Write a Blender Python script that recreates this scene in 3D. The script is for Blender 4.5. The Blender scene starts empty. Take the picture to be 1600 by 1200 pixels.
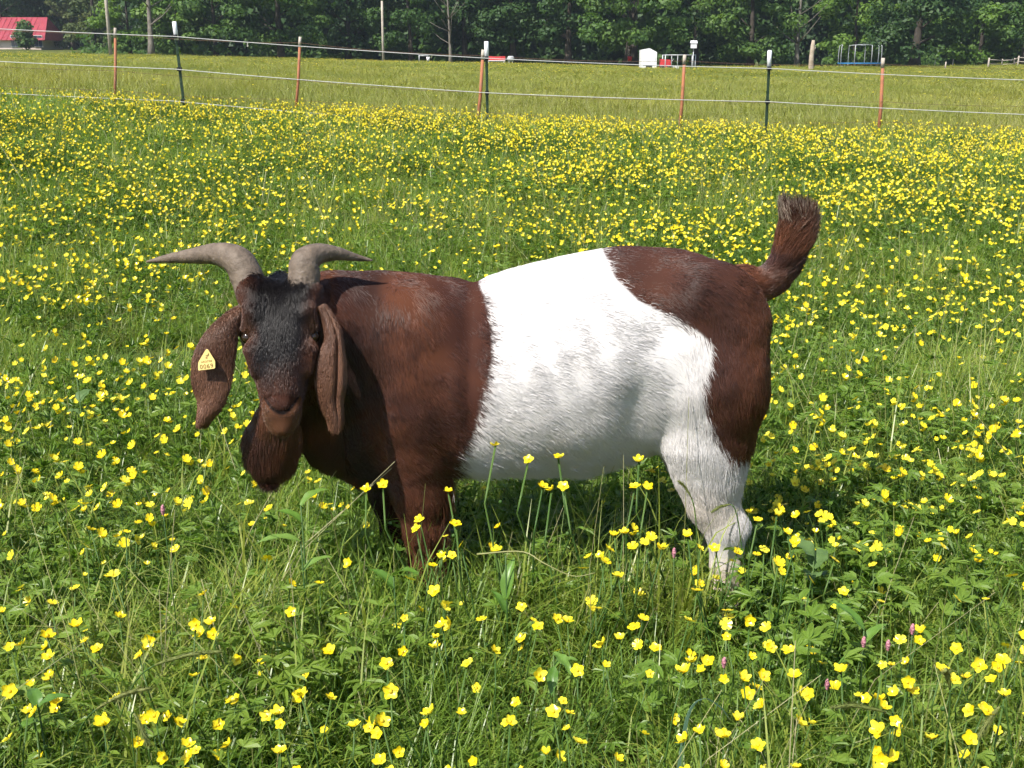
import bpy, bmesh, math, random
import numpy as np
from mathutils import Vector, Matrix, noise as mnoise

random.seed(7)
rng = np.random.default_rng(11)
scene = bpy.context.scene
COL = scene.collection

# ------------------------------------------------------------------ camera
CAM_H = 1.15
PITCH = math.atan(505.0 / 1800.0)          # looking down from the horizon
cam_data = bpy.data.cameras.new("camera")
cam_data.sensor_width = 36.0
cam_data.lens = 36.0 * 1800.0 / 1600.0
cam_data.clip_start = 0.02
cam_data.clip_end = 2000.0
cam = bpy.data.objects.new("camera", cam_data)
COL.objects.link(cam)
cam.location = (0, 0, CAM_H)
cam.rotation_euler = (math.pi / 2 - PITCH, 0, 0)
scene.camera = cam

# ------------------------------------------------------------------ sky and sun
SUN_AZ, SUN_EL = math.radians(42), math.radians(53)      # behind the camera, to its left
TO_SUN = Vector((-math.sin(SUN_AZ) * math.cos(SUN_EL), -math.cos(SUN_AZ) * math.cos(SUN_EL), math.sin(SUN_EL)))
world = bpy.data.worlds.new("World")
scene.world = world
world.use_nodes = True
wn = world.node_tree
wn.nodes.clear()
sky = wn.nodes.new("ShaderNodeTexSky")
sky.sky_type = 'NISHITA'
sky.sun_disc = False
sky.sun_elevation = SUN_EL
sky.sun_rotation = math.atan2(TO_SUN.x, TO_SUN.y)
sky.air_density = 1.0
sky.dust_density = 1.2
bg = wn.nodes.new("ShaderNodeBackground")
bg.inputs["Strength"].default_value = 0.095
wo = wn.nodes.new("ShaderNodeOutputWorld")
wn.links.new(sky.outputs[0], bg.inputs[0])
wn.links.new(bg.outputs[0], wo.inputs[0])
sun_data = bpy.data.lights.new("sun", 'SUN')
sun_data.energy = 4.6
sun_data.angle = math.radians(0.53)
sun_data.color = (1.0, 0.95, 0.87)
sun = bpy.data.objects.new("sun", sun_data)
COL.objects.link(sun)
sun.location = TO_SUN * 30
sun.rotation_euler = TO_SUN.to_track_quat('Z', 'Y').to_euler()

vs = scene.view_settings
vs.view_transform = 'Standard'
vs.look = 'None'
vs.gamma = 1.0
vs.use_curve_mapping = False
vs.exposure = 0.9
scene.render.engine = 'CYCLES'
scene.cycles.use_denoising = True
scene.cycles.max_bounces = 4
scene.cycles.diffuse_bounces = 3
scene.cycles.glossy_bounces = 2
scene.cycles.transmission_bounces = 3
scene.cycles.use_adaptive_sampling = True
scene.cycles.adaptive_threshold = 0.03
scene.cycles.adaptive_min_samples = 12
scene.cycles.caustics_reflective = False
scene.cycles.caustics_refractive = False
scene.cycles.sample_clamp_indirect = 4.0

# ------------------------------------------------------------------ helpers
def tag(o, label=None, cat=None, group=None, kind=None):
    if label: o["label"] = label
    if cat: o["category"] = cat
    if group: o["group"] = group
    if kind: o["kind"] = kind
    return o

def empty(name, loc=(0, 0, 0), rot=(0, 0, 0)):
    o = bpy.data.objects.new(name, None)
    o.empty_display_size = 0.1
    COL.objects.link(o)
    o.location = loc
    o.rotation_euler = rot
    return o

def link(name, data, parent=None, loc=(0, 0, 0), rot=(0, 0, 0), scale=(1, 1, 1)):
    o = bpy.data.objects.new(name, data)
    COL.objects.link(o)
    o.parent = parent
    o.location = loc
    o.rotation_euler = rot
    o.scale = scale
    return o

def mesh_np(name, verts, faces, mat, smooth=True):
    """faces: (n,3) or (n,4) array"""
    me = bpy.data.meshes.new(name)
    verts = np.asarray(verts, np.float32)
    faces = np.asarray(faces, np.int32)
    n, k = faces.shape
    me.vertices.add(len(verts))
    me.vertices.foreach_set("co", verts.ravel())
    me.loops.add(n * k)
    me.loops.foreach_set("vertex_index", faces.ravel())
    me.polygons.add(n)
    me.polygons.foreach_set("loop_start", np.arange(n, dtype=np.int32) * k)
    me.polygons.foreach_set("loop_total", np.full(n, k, np.int32))
    me.polygons.foreach_set("use_smooth", np.full(n, smooth))
    me.update(calc_edges=True)
    me.validate()
    if mat: me.materials.append(mat)
    return me

class MB:
    """collects simple shapes into one mesh"""
    def __init__(s): s.v, s.f = [], []
    def quad(s, a, b, c, d):
        i = len(s.v); s.v += [a, b, c, d]; s.f.append((i, i + 1, i + 2, i + 3))
    def box(s, x0, x1, y0, y1, z0, z1):
        i = len(s.v)
        s.v += [(x0,y0,z0),(x1,y0,z0),(x1,y1,z0),(x0,y1,z0),(x0,y0,z1),(x1,y0,z1),(x1,y1,z1),(x0,y1,z1)]
        s.f += [tuple(i + k for k in q) for q in ((0,3,2,1),(4,5,6,7),(0,1,5,4),(1,2,6,5),(2,3,7,6),(3,0,4,7))]
    def tube(s, pts, rads, n=8, cap=True):
        pts = [Vector(p) for p in pts]
        base = len(s.v)
        up = Vector((0, 0, 1))
        prev = None
        for k, p in enumerate(pts):
            t = (pts[min(k + 1, len(pts) - 1)] - pts[max(k - 1, 0)]).normalized()
            if prev is None:
                a = t.cross(up)
                if a.length < 1e-3: a = t.cross(Vector((0, 1, 0)))
            else:
                a = prev - t * prev.dot(t)
            a.normalize(); prev = a
            b = t.cross(a)
            for j in range(n):
                th = 2 * math.pi * j / n
                s.v.append(tuple(p + (a * math.cos(th) + b * math.sin(th)) * rads[k]))
        for k in range(len(pts) - 1):
            for j in range(n):
                s.f.append((base + k*n + j, base + k*n + (j+1) % n, base + (k+1)*n + (j+1) % n, base + (k+1)*n + j))
        if cap:
            s.f.append(tuple(base + j for j in range(n))[::-1])
            s.f.append(tuple(base + (len(pts) - 1) * n + j for j in range(n)))
    def mesh(s, name, mat, smooth=False):
        me = bpy.data.meshes.new(name)
        me.from_pydata([tuple(v) for v in s.v], [], s.f)
        me.update()
        if smooth: me.polygons.foreach_set("use_smooth", [True] * len(me.polygons))
        if mat: me.materials.append(mat)
        return me
    def build(s, name, mat, parent=None, smooth=False, **kw):
        return link(name, s.mesh(name, mat, smooth), parent, **kw)

# ---- materials
def new_mat(name):
    m = bpy.data.materials.new(name)
    m.use_nodes = True
    nt = m.node_tree
    p = nt.nodes["Principled BSDF"]
    return m, nt, p

def N(nt, t, **kw):
    n = nt.nodes.new(t)
    for k, v in kw.items():
        setattr(n, k, v)
    return n

def ramp(nt, stops, fac):
    r = N(nt, "ShaderNodeValToRGB")
    el = r.color_ramp.elements
    while len(el) < len(stops): el.new(0.5)
    for e, (pos, c) in zip(el, stops):
        e.position = pos
        e.color = (*c, 1)
    nt.links.new(fac, r.inputs[0])
    return r.outputs[0]

def noise_tex(nt, scale, detail=3, vec=None, coord="Object"):
    n = N(nt, "ShaderNodeTexNoise")
    n.inputs["Scale"].default_value = scale
    n.inputs["Detail"].default_value = detail
    if vec is None:
        vec = N(nt, "ShaderNodeTexCoord").outputs[coord]
    nt.links.new(vec, n.inputs["Vector"])
    return n.outputs["Fac"]

def mottled(name, c0, c1, scale=8, rough=0.7, spec=0.3, metal=0, bump=0.0, bscale=60, detail=4):
    m, nt, p = new_mat(name)
    f = noise_tex(nt, scale, detail)
    nt.links.new(ramp(nt, [(0.3, c0), (0.7, c1)], f), p.inputs["Base Color"])
    p.inputs["Roughness"].default_value = rough
    p.inputs["Specular IOR Level"].default_value = spec
    p.inputs["Metallic"].default_value = metal
    if bump:
        b = N(nt, "ShaderNodeBump")
        b.inputs["Strength"].default_value = bump
        nt.links.new(noise_tex(nt, bscale, 3), b.inputs["Height"])
        nt.links.new(b.outputs[0], p.inputs["Normal"])
    return m

def leaf_mat(name, stops, rough=0.5, spec=0.25, trans=0.3, tscale=1.35, pos_scale=None, attr=None):
    """thin leaf: colour picked per copy (and by place), some light passing through"""
    m, nt, p = new_mat(name)
    oi = N(nt, "ShaderNodeObjectInfo")
    fac = oi.outputs["Random"]
    if attr:
        a = N(nt, "ShaderNodeAttribute"); a.attribute_name = attr
        mx = N(nt, "ShaderNodeMath", operation='MULTIPLY_ADD')
        nt.links.new(fac, mx.inputs[0]); mx.inputs[1].default_value = 0.35
        sc = N(nt, "ShaderNodeMath", operation='MULTIPLY'); sc.inputs[1].default_value = 0.65
        nt.links.new(a.outputs["Fac"], sc.inputs[0])
        nt.links.new(sc.outputs[0], mx.inputs[2])
        fac = mx.outputs[0]
    if pos_scale:
        g = N(nt, "ShaderNodeNewGeometry")
        nf = noise_tex(nt, pos_scale, 3, g.outputs["Position"])
        mr = N(nt, "ShaderNodeMapRange")
        mr.inputs["From Min"].default_value = 0.3; mr.inputs["From Max"].default_value = 0.7
        nt.links.new(nf, mr.inputs["Value"])
        mx = N(nt, "ShaderNodeMath", operation='MULTIPLY_ADD')
        nt.links.new(fac, mx.inputs[0]); mx.inputs[1].default_value = 0.55
        sc = N(nt, "ShaderNodeMath", operation='MULTIPLY'); sc.inputs[1].default_value = 0.45
        nt.links.new(mr.outputs[0], sc.inputs[0])
        nt.links.new(sc.outputs[0], mx.inputs[2])
        fac = mx.outputs[0]
    c = ramp(nt, stops, fac)
    nt.links.new(c, p.inputs["Base Color"])
    p.inputs["Roughness"].default_value = rough
    p.inputs["Specular IOR Level"].default_value = spec
    tr = N(nt, "ShaderNodeBsdfTranslucent")
    g2 = N(nt, "ShaderNodeMixRGB", blend_type='MULTIPLY'); g2.inputs[0].default_value = 1.0
    nt.links.new(c, g2.inputs[1]); g2.inputs[2].default_value = (tscale, tscale, tscale * 0.6, 1)
    nt.links.new(g2.outputs[0], tr.inputs[0])
    mix = N(nt, "ShaderNodeMixShader"); mix.inputs[0].default_value = trans
    nt.links.new(p.outputs[0], mix.inputs[1]); nt.links.new(tr.outputs[0], mix.inputs[2])
    nt.links.new(mix.outputs[0], nt.nodes["Material Output"].inputs[0])
    return m

# ---- where a point of the photograph lies on the upright plane at distance Y
CP, SP = math.cos(PITCH), math.sin(PITCH)
def at(u, v, Y):
    a, b = (u - 800.0) / 1800.0, (600.0 - v) / 1800.0
    dx, dy, dz = a, CP + b * SP, -SP + b * CP
    k = Y / dy
    return Vector((dx * k, Y, CAM_H + dz * k))

# ------------------------------------------------------------------ the lie of the land
FX = np.array([-80, -60, -40, -15, 10, 30, 45, 80.0])
FZ = np.array([2.0, 1.85, 1.6, 1.05, 0.5, 0.5, 0.75, 1.0])
def ground_np(x, y):
    x = np.asarray(x, float); y = np.asarray(y, float)
    t1 = np.clip((y - 4) / 10, 0, 1); t1 = t1 * t1 * (3 - 2 * t1)
    tilt = np.where(x < 0, -0.05 * x, -0.024 * x) * t1
    tilt = np.clip(tilt, -0.3, 0.7)
    t2 = np.clip((y - 15) / 77, 0, 1)
    far = np.interp(x, FX, FZ) * (t2 ** 1.15) + np.clip(y - 95, 0, 400) * 0.012 * np.clip(-(x + 25) / 25, 0, 1)
    near = 0.012 * np.sin(x * 2.1 + 0.7) * np.sin(y * 1.7) + 0.018 * np.sin(x * 0.8 + y * 0.6)
    lumps = 0.05 * np.sin(x * 0.31 + 1.0) * np.sin(y * 0.23 + 0.4) * np.clip((y - 5) / 10, 0, 1)
    t3 = np.clip((y - 3.2) / 9, 0, 1); rise = 0.20 * t3 * t3 * (3 - 2 * t3)
    return (tilt + rise) * (1 - t2) + far + near + lumps
def gz(x, y): return float(ground_np(x, y))

def patch(x, y, s, ph=0.0):
    """smooth patchiness about 0..1 over the meadow"""
    return 0.5 + 0.25 * (np.sin(x * s + 1.3 * np.sin(y * s * 0.7 + ph) + ph) + np.sin(y * s * 1.13 + 1.7 * np.sin(x * s * 0.6 + 2 * ph)))

# ---- ground sheet: fine near, coarse far
xs = np.concatenate([np.linspace(-400, -90, 14), np.linspace(-80, -16, 50), np.linspace(-15, 15, 181), np.linspace(16, 80, 50), np.linspace(90, 400, 14)])
ys = np.concatenate([np.linspace(-30, -1, 16), np.linspace(-0.8, 16, 140), np.linspace(16.6, 100, 120), np.linspace(104, 300, 40), np.linspace(340, 900, 10)])
GX, GY = np.meshgrid(xs, ys)
V = np.stack([GX, GY, ground_np(GX, GY)], -1).reshape(-1, 3)
nx, ny = len(xs), len(ys)
ii = (np.arange(ny - 1)[:, None] * nx + np.arange(nx - 1)[None, :]).ravel()
Fq = np.stack([ii, ii + 1, ii + nx + 1, ii + nx], 1)
m_ground, nt, p = new_mat("meadow_soil")
nf = noise_tex(nt, 0.35, 8)
nf2 = noise_tex(nt, 14.0, 6)
c1 = ramp(nt, [(0.35, (0.060, 0.085, 0.018)), (0.55, (0.095, 0.115, 0.028)), (0.75, (0.15, 0.14, 0.045))], nf)
c2 = ramp(nt, [(0.3, (0.5, 0.5, 0.5)), (0.7, (1.2, 1.15, 1.0))], nf2)
mm = N(nt, "ShaderNodeMixRGB", blend_type='MULTIPLY'); mm.inputs[0].default_value = 1
nt.links.new(c1, mm.inputs[1]); nt.links.new(c2, mm.inputs[2]); nt.links.new(mm.outputs[0], p.inputs["Base Color"])
p.inputs["Roughness"].default_value = 0.95
p.inputs["Specular IOR Level"].default_value = 0.1
tag(link("meadow_ground", mesh_np("meadow_ground", V, Fq, m_ground)), "grassy meadow ground rising gently to the left", "ground", kind="structure")
# ================================================================== beyond the meadow: woods, house, fences
def copy_tree(o, parent=None):
    c = o.copy(); COL.objects.link(c); c.parent = parent
    for ch in o.children: copy_tree(ch, c)
    return c

m_bark = mottled("bark", (0.035, 0.030, 0.025), (0.085, 0.072, 0.06), 3, 0.9, 0.1, bump=0.6, bscale=9)
m_bark_pale = mottled("pale_bark", (0.11, 0.097, 0.08), (0.21, 0.19, 0.16), 2.5, 0.9, 0.1, bump=0.5, bscale=8)
LEAFS = [
    leaf_mat("dark_leaves", [(0.0, (0.026, 0.060, 0.020)), (0.5, (0.046, 0.098, 0.028)), (1.0, (0.080, 0.145, 0.038))], 0.55, 0.3, 0.4, attr="tint"),
    leaf_mat("mid_leaves", [(0.0, (0.034, 0.078, 0.020)), (0.5, (0.064, 0.132, 0.030)), (1.0, (0.115, 0.195, 0.044))], 0.55, 0.3, 0.42, attr="tint"),
    leaf_mat("bright_leaves", [(0.0, (0.055, 0.118, 0.020)), (0.5, (0.105, 0.195, 0.032)), (1.0, (0.180, 0.280, 0.050))], 0.55, 0.3, 0.42, attr="tint"),
    leaf_mat("pine_needles", [(0.0, (0.040, 0.066, 0.022)), (0.5, (0.085, 0.115, 0.036)), (1.0, (0.150, 0.170, 0.052))], 0.6, 0.2, 0.2, attr="tint"),
]

def cards(C, size, nrm, tint, mat, name):
    """leaf clumps: bent four-cornered sprays at points C"""
    n = len(C)
    a = np.cross(nrm, rng.normal(size=(n, 3))); a /= np.linalg.norm(a, axis=1)[:, None]
    b = np.cross(nrm, a); b /= np.linalg.norm(b, axis=1)[:, None]
    s = size[:, None]
    asp = rng.uniform(0.45, 0.8, n)[:, None]
    bend = nrm * s * 0.18
    v = np.stack([C - a * s, C - b * s * asp - bend, C + a * s * rng.uniform(0.7, 1.2, n)[:, None], C + b * s * asp + bend * 0.4], 1).reshape(-1, 3)
    f = np.arange(4 * n).reshape(n, 4)
    f = np.concatenate([f[:, [0, 1, 2]], f[:, [0, 2, 3]]])
    me = mesh_np(name, v, f, mat, smooth=False)
    t = me.attributes.new("tint", 'FLOAT', 'POINT')
    t.data.foreach_set("value", np.repeat(tint, 4).astype(np.float32))
    return me

def crown_mesh(R, h0, h1, mat, nclump, per, csize, seed, conifer=False, card=0.2):
    r = np.random.default_rng(seed)
    pts, nor, tin = [], [], []
    for c in range(nclump):
        t = r.random()
        z = h0 + (h1 - h0) * t
        prof = math.sin(math.pi * (0.12 + 0.86 * t) ** 0.8) if not conifer else (1 - t) ** 0.8 + 0.08
        rr = R * max(prof, 0.12) * r.uniform(0.55, 1.05)
        th = r.uniform(0, 2 * math.pi)
        cen = np.array([rr * math.cos(th), rr * math.sin(th), z])
        q = r.normal(size=(per, 3)); q /= np.linalg.norm(q, axis=1)[:, None]
        rad = csize * r.uniform(0.6, 1.35) * r.random(per) ** 0.35
        p = cen + q * rad[:, None] * np.array([1.15, 1.15, 0.62])
        pts.append(p)
        out = q + np.array([0, 0, 0.5]) + 0.5 * r.normal(size=(per, 3))
        nor.append(out / np.linalg.norm(out, axis=1)[:, None])
        tin.append(np.clip(r.uniform(0.1, 0.9) + 0.22 * r.normal(size=per), 0, 1))
    P = np.concatenate(pts); Nn = np.concatenate(nor); T = np.concatenate(tin)
    return cards(P, rng.uniform(0.6, 1.35, len(P)) * card, Nn, T, mat, "crown")

def trunk_mesh(h, r0, mat, seed, limbs=7, lean=0.0, flare=1.6):
    r = random.Random(seed)
    mb = MB()
    pts = []
    for k in range(9):
        t = k / 8
        pts.append(Vector((lean * t * h + 0.12 * math.sin(3 * t + seed), 0.10 * math.sin(4 * t + seed * 2), -0.3 + t * (h + 0.3))))
    mb.tube(pts, [r0 * (flare if k == 0 else 1.15 if k == 1 else 1.0) * (1 - 0.85 * k / 8) + 0.01 for k in range(9)], 9)
    for k in range(limbs):
        t = r.uniform(0.25, 0.85); b = pts[int(t * 8)]
        th = r.uniform(0, 6.28); L = h * r.uniform(0.18, 0.34) * (1.1 - t * 0.6)
        d = Vector((math.cos(th), math.sin(th), r.uniform(0.2, 0.8)))
        mid = b + d * L * 0.5 + Vector((0, 0, L * 0.08)); e = b + d * L + Vector((0, 0, L * 0.25))
        mb.tube([b, mid, e], [r0 * 0.38 * (1.1 - t), r0 * 0.24 * (1.1 - t), 0.015], 6)
    return mb.mesh("trunk", mat, True)

CROWNS, TRUNKS = {}, {}
def make_tree(name, label, u, Y, h, R, kind, h0=0.25, bark=None, seed=0, trunk_r=0.22, group=None, lean=0.0, conifer=False, leaf=True, cat="tree"):
    x = (u - 800.0) / 1800.0 * (Y * CP)
    t = empty(name, (x, Y, gz(x, Y)), (0, 0, seed * 1.7))
    tag(t, label, cat, group)
    link("trunk", trunk_mesh(h * (0.82 if leaf else 1.0), trunk_r, bark or m_bark, seed + 3, 7 if leaf else 16, lean), t)
    if leaf:
        n = int(26 + R * R * 3.2 * (1.25 if h > 9 else 1.0))
        link("crown", crown_mesh(R, h * h0, h, LEAFS[kind], n, 150, 0.62 + 0.075 * R, seed + 17, conifer, 0.17), t)
    return t

TREES = [
    # label, u, distance, height, crown radius, leaf kind, crown base, trunk radius, conifer
    ("yellow-green pine standing just right of the red roofed house", 118, 152, 13, 3.4, 3, 0.06, 0.25, True),
    ("dark olive pine between the red roofed house and the bare utility pole", 150, 124, 14, 3.2, 3, 0.06, 0.25, True),
    ("leafy bush growing against the front wall of the red roofed house", 42, 142, 2.9, 0.65, 1, 0.15, 0.08, False),
    ("dark tree whose crown hangs over the red roof", 10, 156, 15, 6.5, 0, 0.3, 0.35, False),
    ("bright green tree beside the tall weathered utility pole", 205, 103, 9, 2.6, 2, 0.08, 0.16, False),
    ("bright green low-branched tree just right of the bare grey trunk", 282, 103, 8, 2.6, 2, 0.06, 0.16, False),
    ("rounded mid green tree between two brighter trees", 338, 101, 10, 3.3, 1, 0.08, 0.2, False),
    ("broad spreading green tree left of the short utility pole", 440, 99, 12, 4.6, 1, 0.10, 0.28, False),
    ("dense dark green tree close behind the short utility pole", 545, 103, 11, 3.6, 0, 0.08, 0.25, False),
    ("mid green tree just right of the short utility pole", 640, 102, 10, 3.2, 1, 0.10, 0.2, False),
    ("dark tree behind the thin pale leaning trunk", 725, 105, 12, 3.8, 0, 0.14, 0.25, False),
    ("very dark shady tree over the red and white bench", 800, 104, 13, 4.4, 0, 0.16, 0.3, False),
    ("dark green tree left of the white shed's tree", 890, 102, 12, 3.9, 0, 0.15, 0.3, False),
    ("big spreading green tree with thick trunk beside the white shed", 985, 96, 12, 4.6, 1, 0.12, 0.52, False),
    ("dark tree behind the metal pipe frame", 1085, 104, 12, 3.8, 0, 0.14, 0.28, False),
    ("wide low-branched green tree between pipe frame and wooden post", 1170, 101, 11, 4.4, 1, 0.10, 0.28, False),
    ("light green leafy tree behind the trampoline", 1335, 106, 9, 3.6, 2, 0.05, 0.2, False),
    ("big rounded dark green tree with flared trunk right of the trampoline", 1431, 97, 10, 4.2, 0, 0.13, 0.42, False),
    ("loose light green tree above the far wooden rail fence", 1530, 106, 9, 3.6, 2, 0.05, 0.2, False),
    ("mid green tree at the end of the far wooden rail fence", 1600, 104, 9, 3.4, 1, 0.08, 0.2, False),
]
for i, (lab, u, Y, h, R, kind, h0, tr, con) in enumerate(TREES):
    nm = "pine_tree" if con else ("bush" if h < 5 else "leafy_tree")
    make_tree(nm, lab, u, Y, h, R, kind, h0, None, i * 5 + 1, tr, "trees along the far edge of the field", conifer=con, cat="bush" if nm == "bush" else "tree")
tag(make_tree("bare_tree", "tall bare grey trunk standing before the green trees", 238, 100, 11, 2, 0, 0, m_bark_pale, 71, 0.24, leaf=False), group="bare trunks at the wood's edge")
tag(make_tree("bare_tree", "thin pale leaning trunk in front of dark trees", 702, 99, 7.5, 2, 0, 0, m_bark_pale, 73, 0.13, leaf=False, lean=-0.03), group="bare trunks at the wood's edge")
tag(make_tree("dead_tree", "dead grey leafless tree beside the wooden post", 1247, 100, 9, 2, 0, 0, m_bark_pale, 79, 0.2, leaf=False), group="bare trunks at the wood's edge")

# ---- the wood behind, one mass
n = 125000
xw = rng.uniform(-150, 135, n)
base_y = np.where(xw < -38, 168, 110) + 0 * xw
base_y = np.interp(xw, [-95, -46, -36, 80], [170, 160, 112, 110])
dep = rng.random(n) ** 1.3 * 20
zz = rng.random(n) ** 0.85 * np.interp(xw, [-95, -40, 80], [19, 15, 15])
yw = base_y + dep + 1.2 * np.sin(xw * 0.9) + 0.8 * np.sin(xw * 2.3 + zz)
C = np.stack([xw, yw, ground_np(xw, yw) + zz], 1)
tint = np.clip(0.45 + 0.28 * np.sin(xw * 0.55 + zz * 0.25) + 0.2 * np.sin(zz * 0.9 + xw * 0.3) + rng.normal(0, 0.2, n), 0, 1)
nr = rng.normal(size=(n, 3)) + np.array([-0.2, -0.8, 0.7]); nr /= np.linalg.norm(nr, axis=1)[:, None]
tag(link("far_wood", cards(C, rng.uniform(0.2, 0.5, n) * np.where(dep > 7, 2.3, 1.0), nr, tint, LEAFS[0], "far_wood")), "deep green wood closing the view behind the field", "wood", kind="stuff")
# undergrowth along the wood's edge
n = 9000
xw = rng.uniform(-40, 52, n); base = np.interp(xw, [-40, -30, 52], [112, 107, 106])
cl = rng.random(n)
keep = (np.sin(xw * 1.1) + np.sin(xw * 0.37 + 2) > -0.9)
xw, base = xw[keep], base[keep]; n = len(xw)
zz = rng.random(n) ** 1.4 * (1.3 + 0.7 * np.sin(xw * 1.7))
yw = base + rng.normal(0, 1.2, n)
C = np.stack([xw, yw, ground_np(xw, yw) + zz], 1)
nr = rng.normal(size=(n, 3)) + np.array([-0.2, -0.5, 0.8]); nr /= np.linalg.norm(nr, axis=1)[:, None]
tag(link("undergrowth", cards(C, rng.uniform(0.12, 0.3, n), nr, rng.random(n), LEAFS[1], "undergrowth")), "low tangled undergrowth along the foot of the wood", "undergrowth", kind="stuff")

# ---- red roofed house
m_wall = mottled("house_plaster", (0.46, 0.37, 0.32), (0.62, 0.53, 0.48), 0.5, 0.85, 0.2)
m_roof, nt, p = new_mat("red_metal_roof")
nt.links.new(ramp(nt, [(0.3, (0.22, 0.022, 0.036)), (0.7, (0.31, 0.040, 0.055))], noise_tex(nt, 0.9, 4)), p.inputs["Base Color"])
p.inputs["Roughness"].default_value = 0.5
m_win = mottled("window_glass", (0.03, 0.04, 0.06), (0.07, 0.10, 0.15), 2.0, 0.15, 0.6)
m_trim = mottled("window_trim", (0.55, 0.50, 0.46), (0.66, 0.62, 0.57), 3, 0.7, 0.3)
hx1, hy = -56.0, 144.0
hz = gz(-62, hy) - 0.1
house = empty("house", (hx1, hy, hz))
tag(house, "low pale house with a red metal hip roof at the wood's edge", "house")
Wd, Dp, WH, RH = 15.0, 8.0, 2.15, 2.75
wz = at(40, 62, hy).z - hz
mb = MB(); mb.box(-Wd, -0.7, 0.5, Dp - 0.5, 0, wz); mb.build("wall", m_wall, house)
rz0, rz1 = wz - 0.05, at(40, 27, hy + Dp / 2).z - hz
mb = MB()
A_, B_, C_, D_ = (-Wd - .4, 0, rz0), (0, 0, rz0), (0, Dp, rz0), (-Wd - .4, Dp, rz0)
E_, F_ = (-Wd + 2.2, Dp / 2, rz1), (-0.9, Dp / 2, rz1)
mb.quad(A_, B_, F_, E_); mb.quad(C_, D_, E_, F_)
mb.v += [B_, C_, F_, D_, A_, E_]; mb.f += [(8, 9, 10), (11, 12, 13)]
mb.quad(A_, D_, C_, B_)
roof = mb.build("roof", m_roof, house)
for k in range(24):
    mb = MB(); xx0 = -Wd + 0.5 + k * 0.62
    top = 0.96 if -Wd + 2.4 < xx0 < -1.6 else max(0.05, min(1, (min(xx0 + Wd, -xx0) / 2.0)) * 0.9)
    a = Vector((xx0, 0.02, rz0 + 0.03)); b2 = Vector((xx0, Dp / 2 * top, rz0 + (rz1 - rz0) * top + 0.03))
    mb.tube([a, b2], [0.03, 0.03], 5); mb.build("roof_seam", m_roof, roof)
mb = MB(); mb.box(-7.2, -6.8, 3.5, 4.3, rz1 - 0.6, rz1 + 0.35); mb.build("chimney", m_wall, roof)
for u0 in (22, 59):
    x0 = at(u0, 70, hy).x - hx1
    w = MB(); w.box(x0 - 0.55, x0 + 0.46, 0.42, 0.52, 0.35, 1.75); wo_ = w.build("window", m_trim, house)
    w = MB(); w.box(x0 - 0.48, x0 - 0.08, 0.38, 0.425, 0.42, 1.68); w.build("pane", m_win, wo_)
    w = MB(); w.box(x0 - 0.02, x0 + 0.38, 0.38, 0.425, 0.42, 1.68); w.build("pane", m_win, wo_)

# ---- dirt track on the left
tv_, tf_ = [], []
for k in range(40):
    x = -60 + k * 1.2
    yc = 60 + 3.0 * math.sin(k * 0.09) + k * 0.25
    for w_ in (-1.7, -0.6, 0.6, 1.7):
        tv_.append((x, yc + w_, gz(x, yc + w_) + 0.03 - (0.02 if abs(w_) > 1 else 0)))
    if k:
        for j in range(3):
            a = (k - 1) * 4 + j; tf_.append((a, a + 4, a + 5, a + 1))
m_dirt = mottled("track_dirt", (0.17, 0.13, 0.10), (0.28, 0.22, 0.17), 0.8, 0.95, 0.1)
tag(link("dirt_track", mesh_np("dirt_track", tv_, tf_, m_dirt)), "pale dirt track crossing the far field", "track", kind="structure")

# ---- utility poles and the tall wooden stump
m_pole = mottled("pole_wood", (0.30, 0.26, 0.21), (0.46, 0.41, 0.35), 2.0, 0.85, 0.1, bump=0.4, bscale=12)
m_stump = mottled("stump_wood", (0.24, 0.19, 0.14), (0.44, 0.37, 0.29), 2.2, 0.9, 0.1, bump=0.6, bscale=7)
m_steel = mottled("galvanised_steel", (0.36, 0.38, 0.39), (0.52, 0.54, 0.55), 4, 0.5, 0.5, metal=0.3)
def pole(label, u, Y, h, r, cross):
    x = (u - 800.0) / 1800.0 * (Y * CP)
    t = empty("utility_pole", (x, Y, gz(x, Y))); tag(t, label, "pole", "utility poles before the wood")
    mb = MB(); mb.tube([(0, 0, -0.5), (0.01, 0, h * 0.5), (0.02, 0, h)], [r, r * 0.92, r * 0.8], 10); mb.build("shaft", m_pole, t, True)
    if cross:
        mb = MB(); mb.box(-0.9, 0.9, -0.08, 0.08, h - 0.7, h - 0.55); mb.build("crossarm", m_pole, t)
        for q in (-0.8, 0.0, 0.8):
            mb = MB(); mb.tube([(q, 0, h - 0.56), (q, 0, h - 0.42)], [0.05, 0.035], 8); mb.build("insulator", m_steel, t, True)
pole("tall weathered utility pole beside the bright green tree", 174, 92, 8.0, 0.14, True)
pole("short utility pole before the dark trees", 599, 92, 4.6, 0.10, False)
x = (1268 - 800) / 1800 * 84 * CP
st = empty("wooden_post", (x, 84, gz(x, 84))); tag(st, "thick weathered wooden post standing alone left of the trampoline", "post")
mb = MB(); mb.tube([(0.0, 0, -0.3), (0.0, 0, 0.2), (-0.02, 0, 1.0), (0.02, 0, 1.75), (0.03, 0, 2.1)], [0.24, 0.19, 0.165, 0.15, 0.10], 11); mb.build("shaft", m_stump, st, True)
mb = MB(); mb.tube([(0.08, -0.02, 1.3), (0.2, -0.05, 1.62)], [0.05, 0.03], 7); mb.build("branch_stub", m_stump, st, True)

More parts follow.
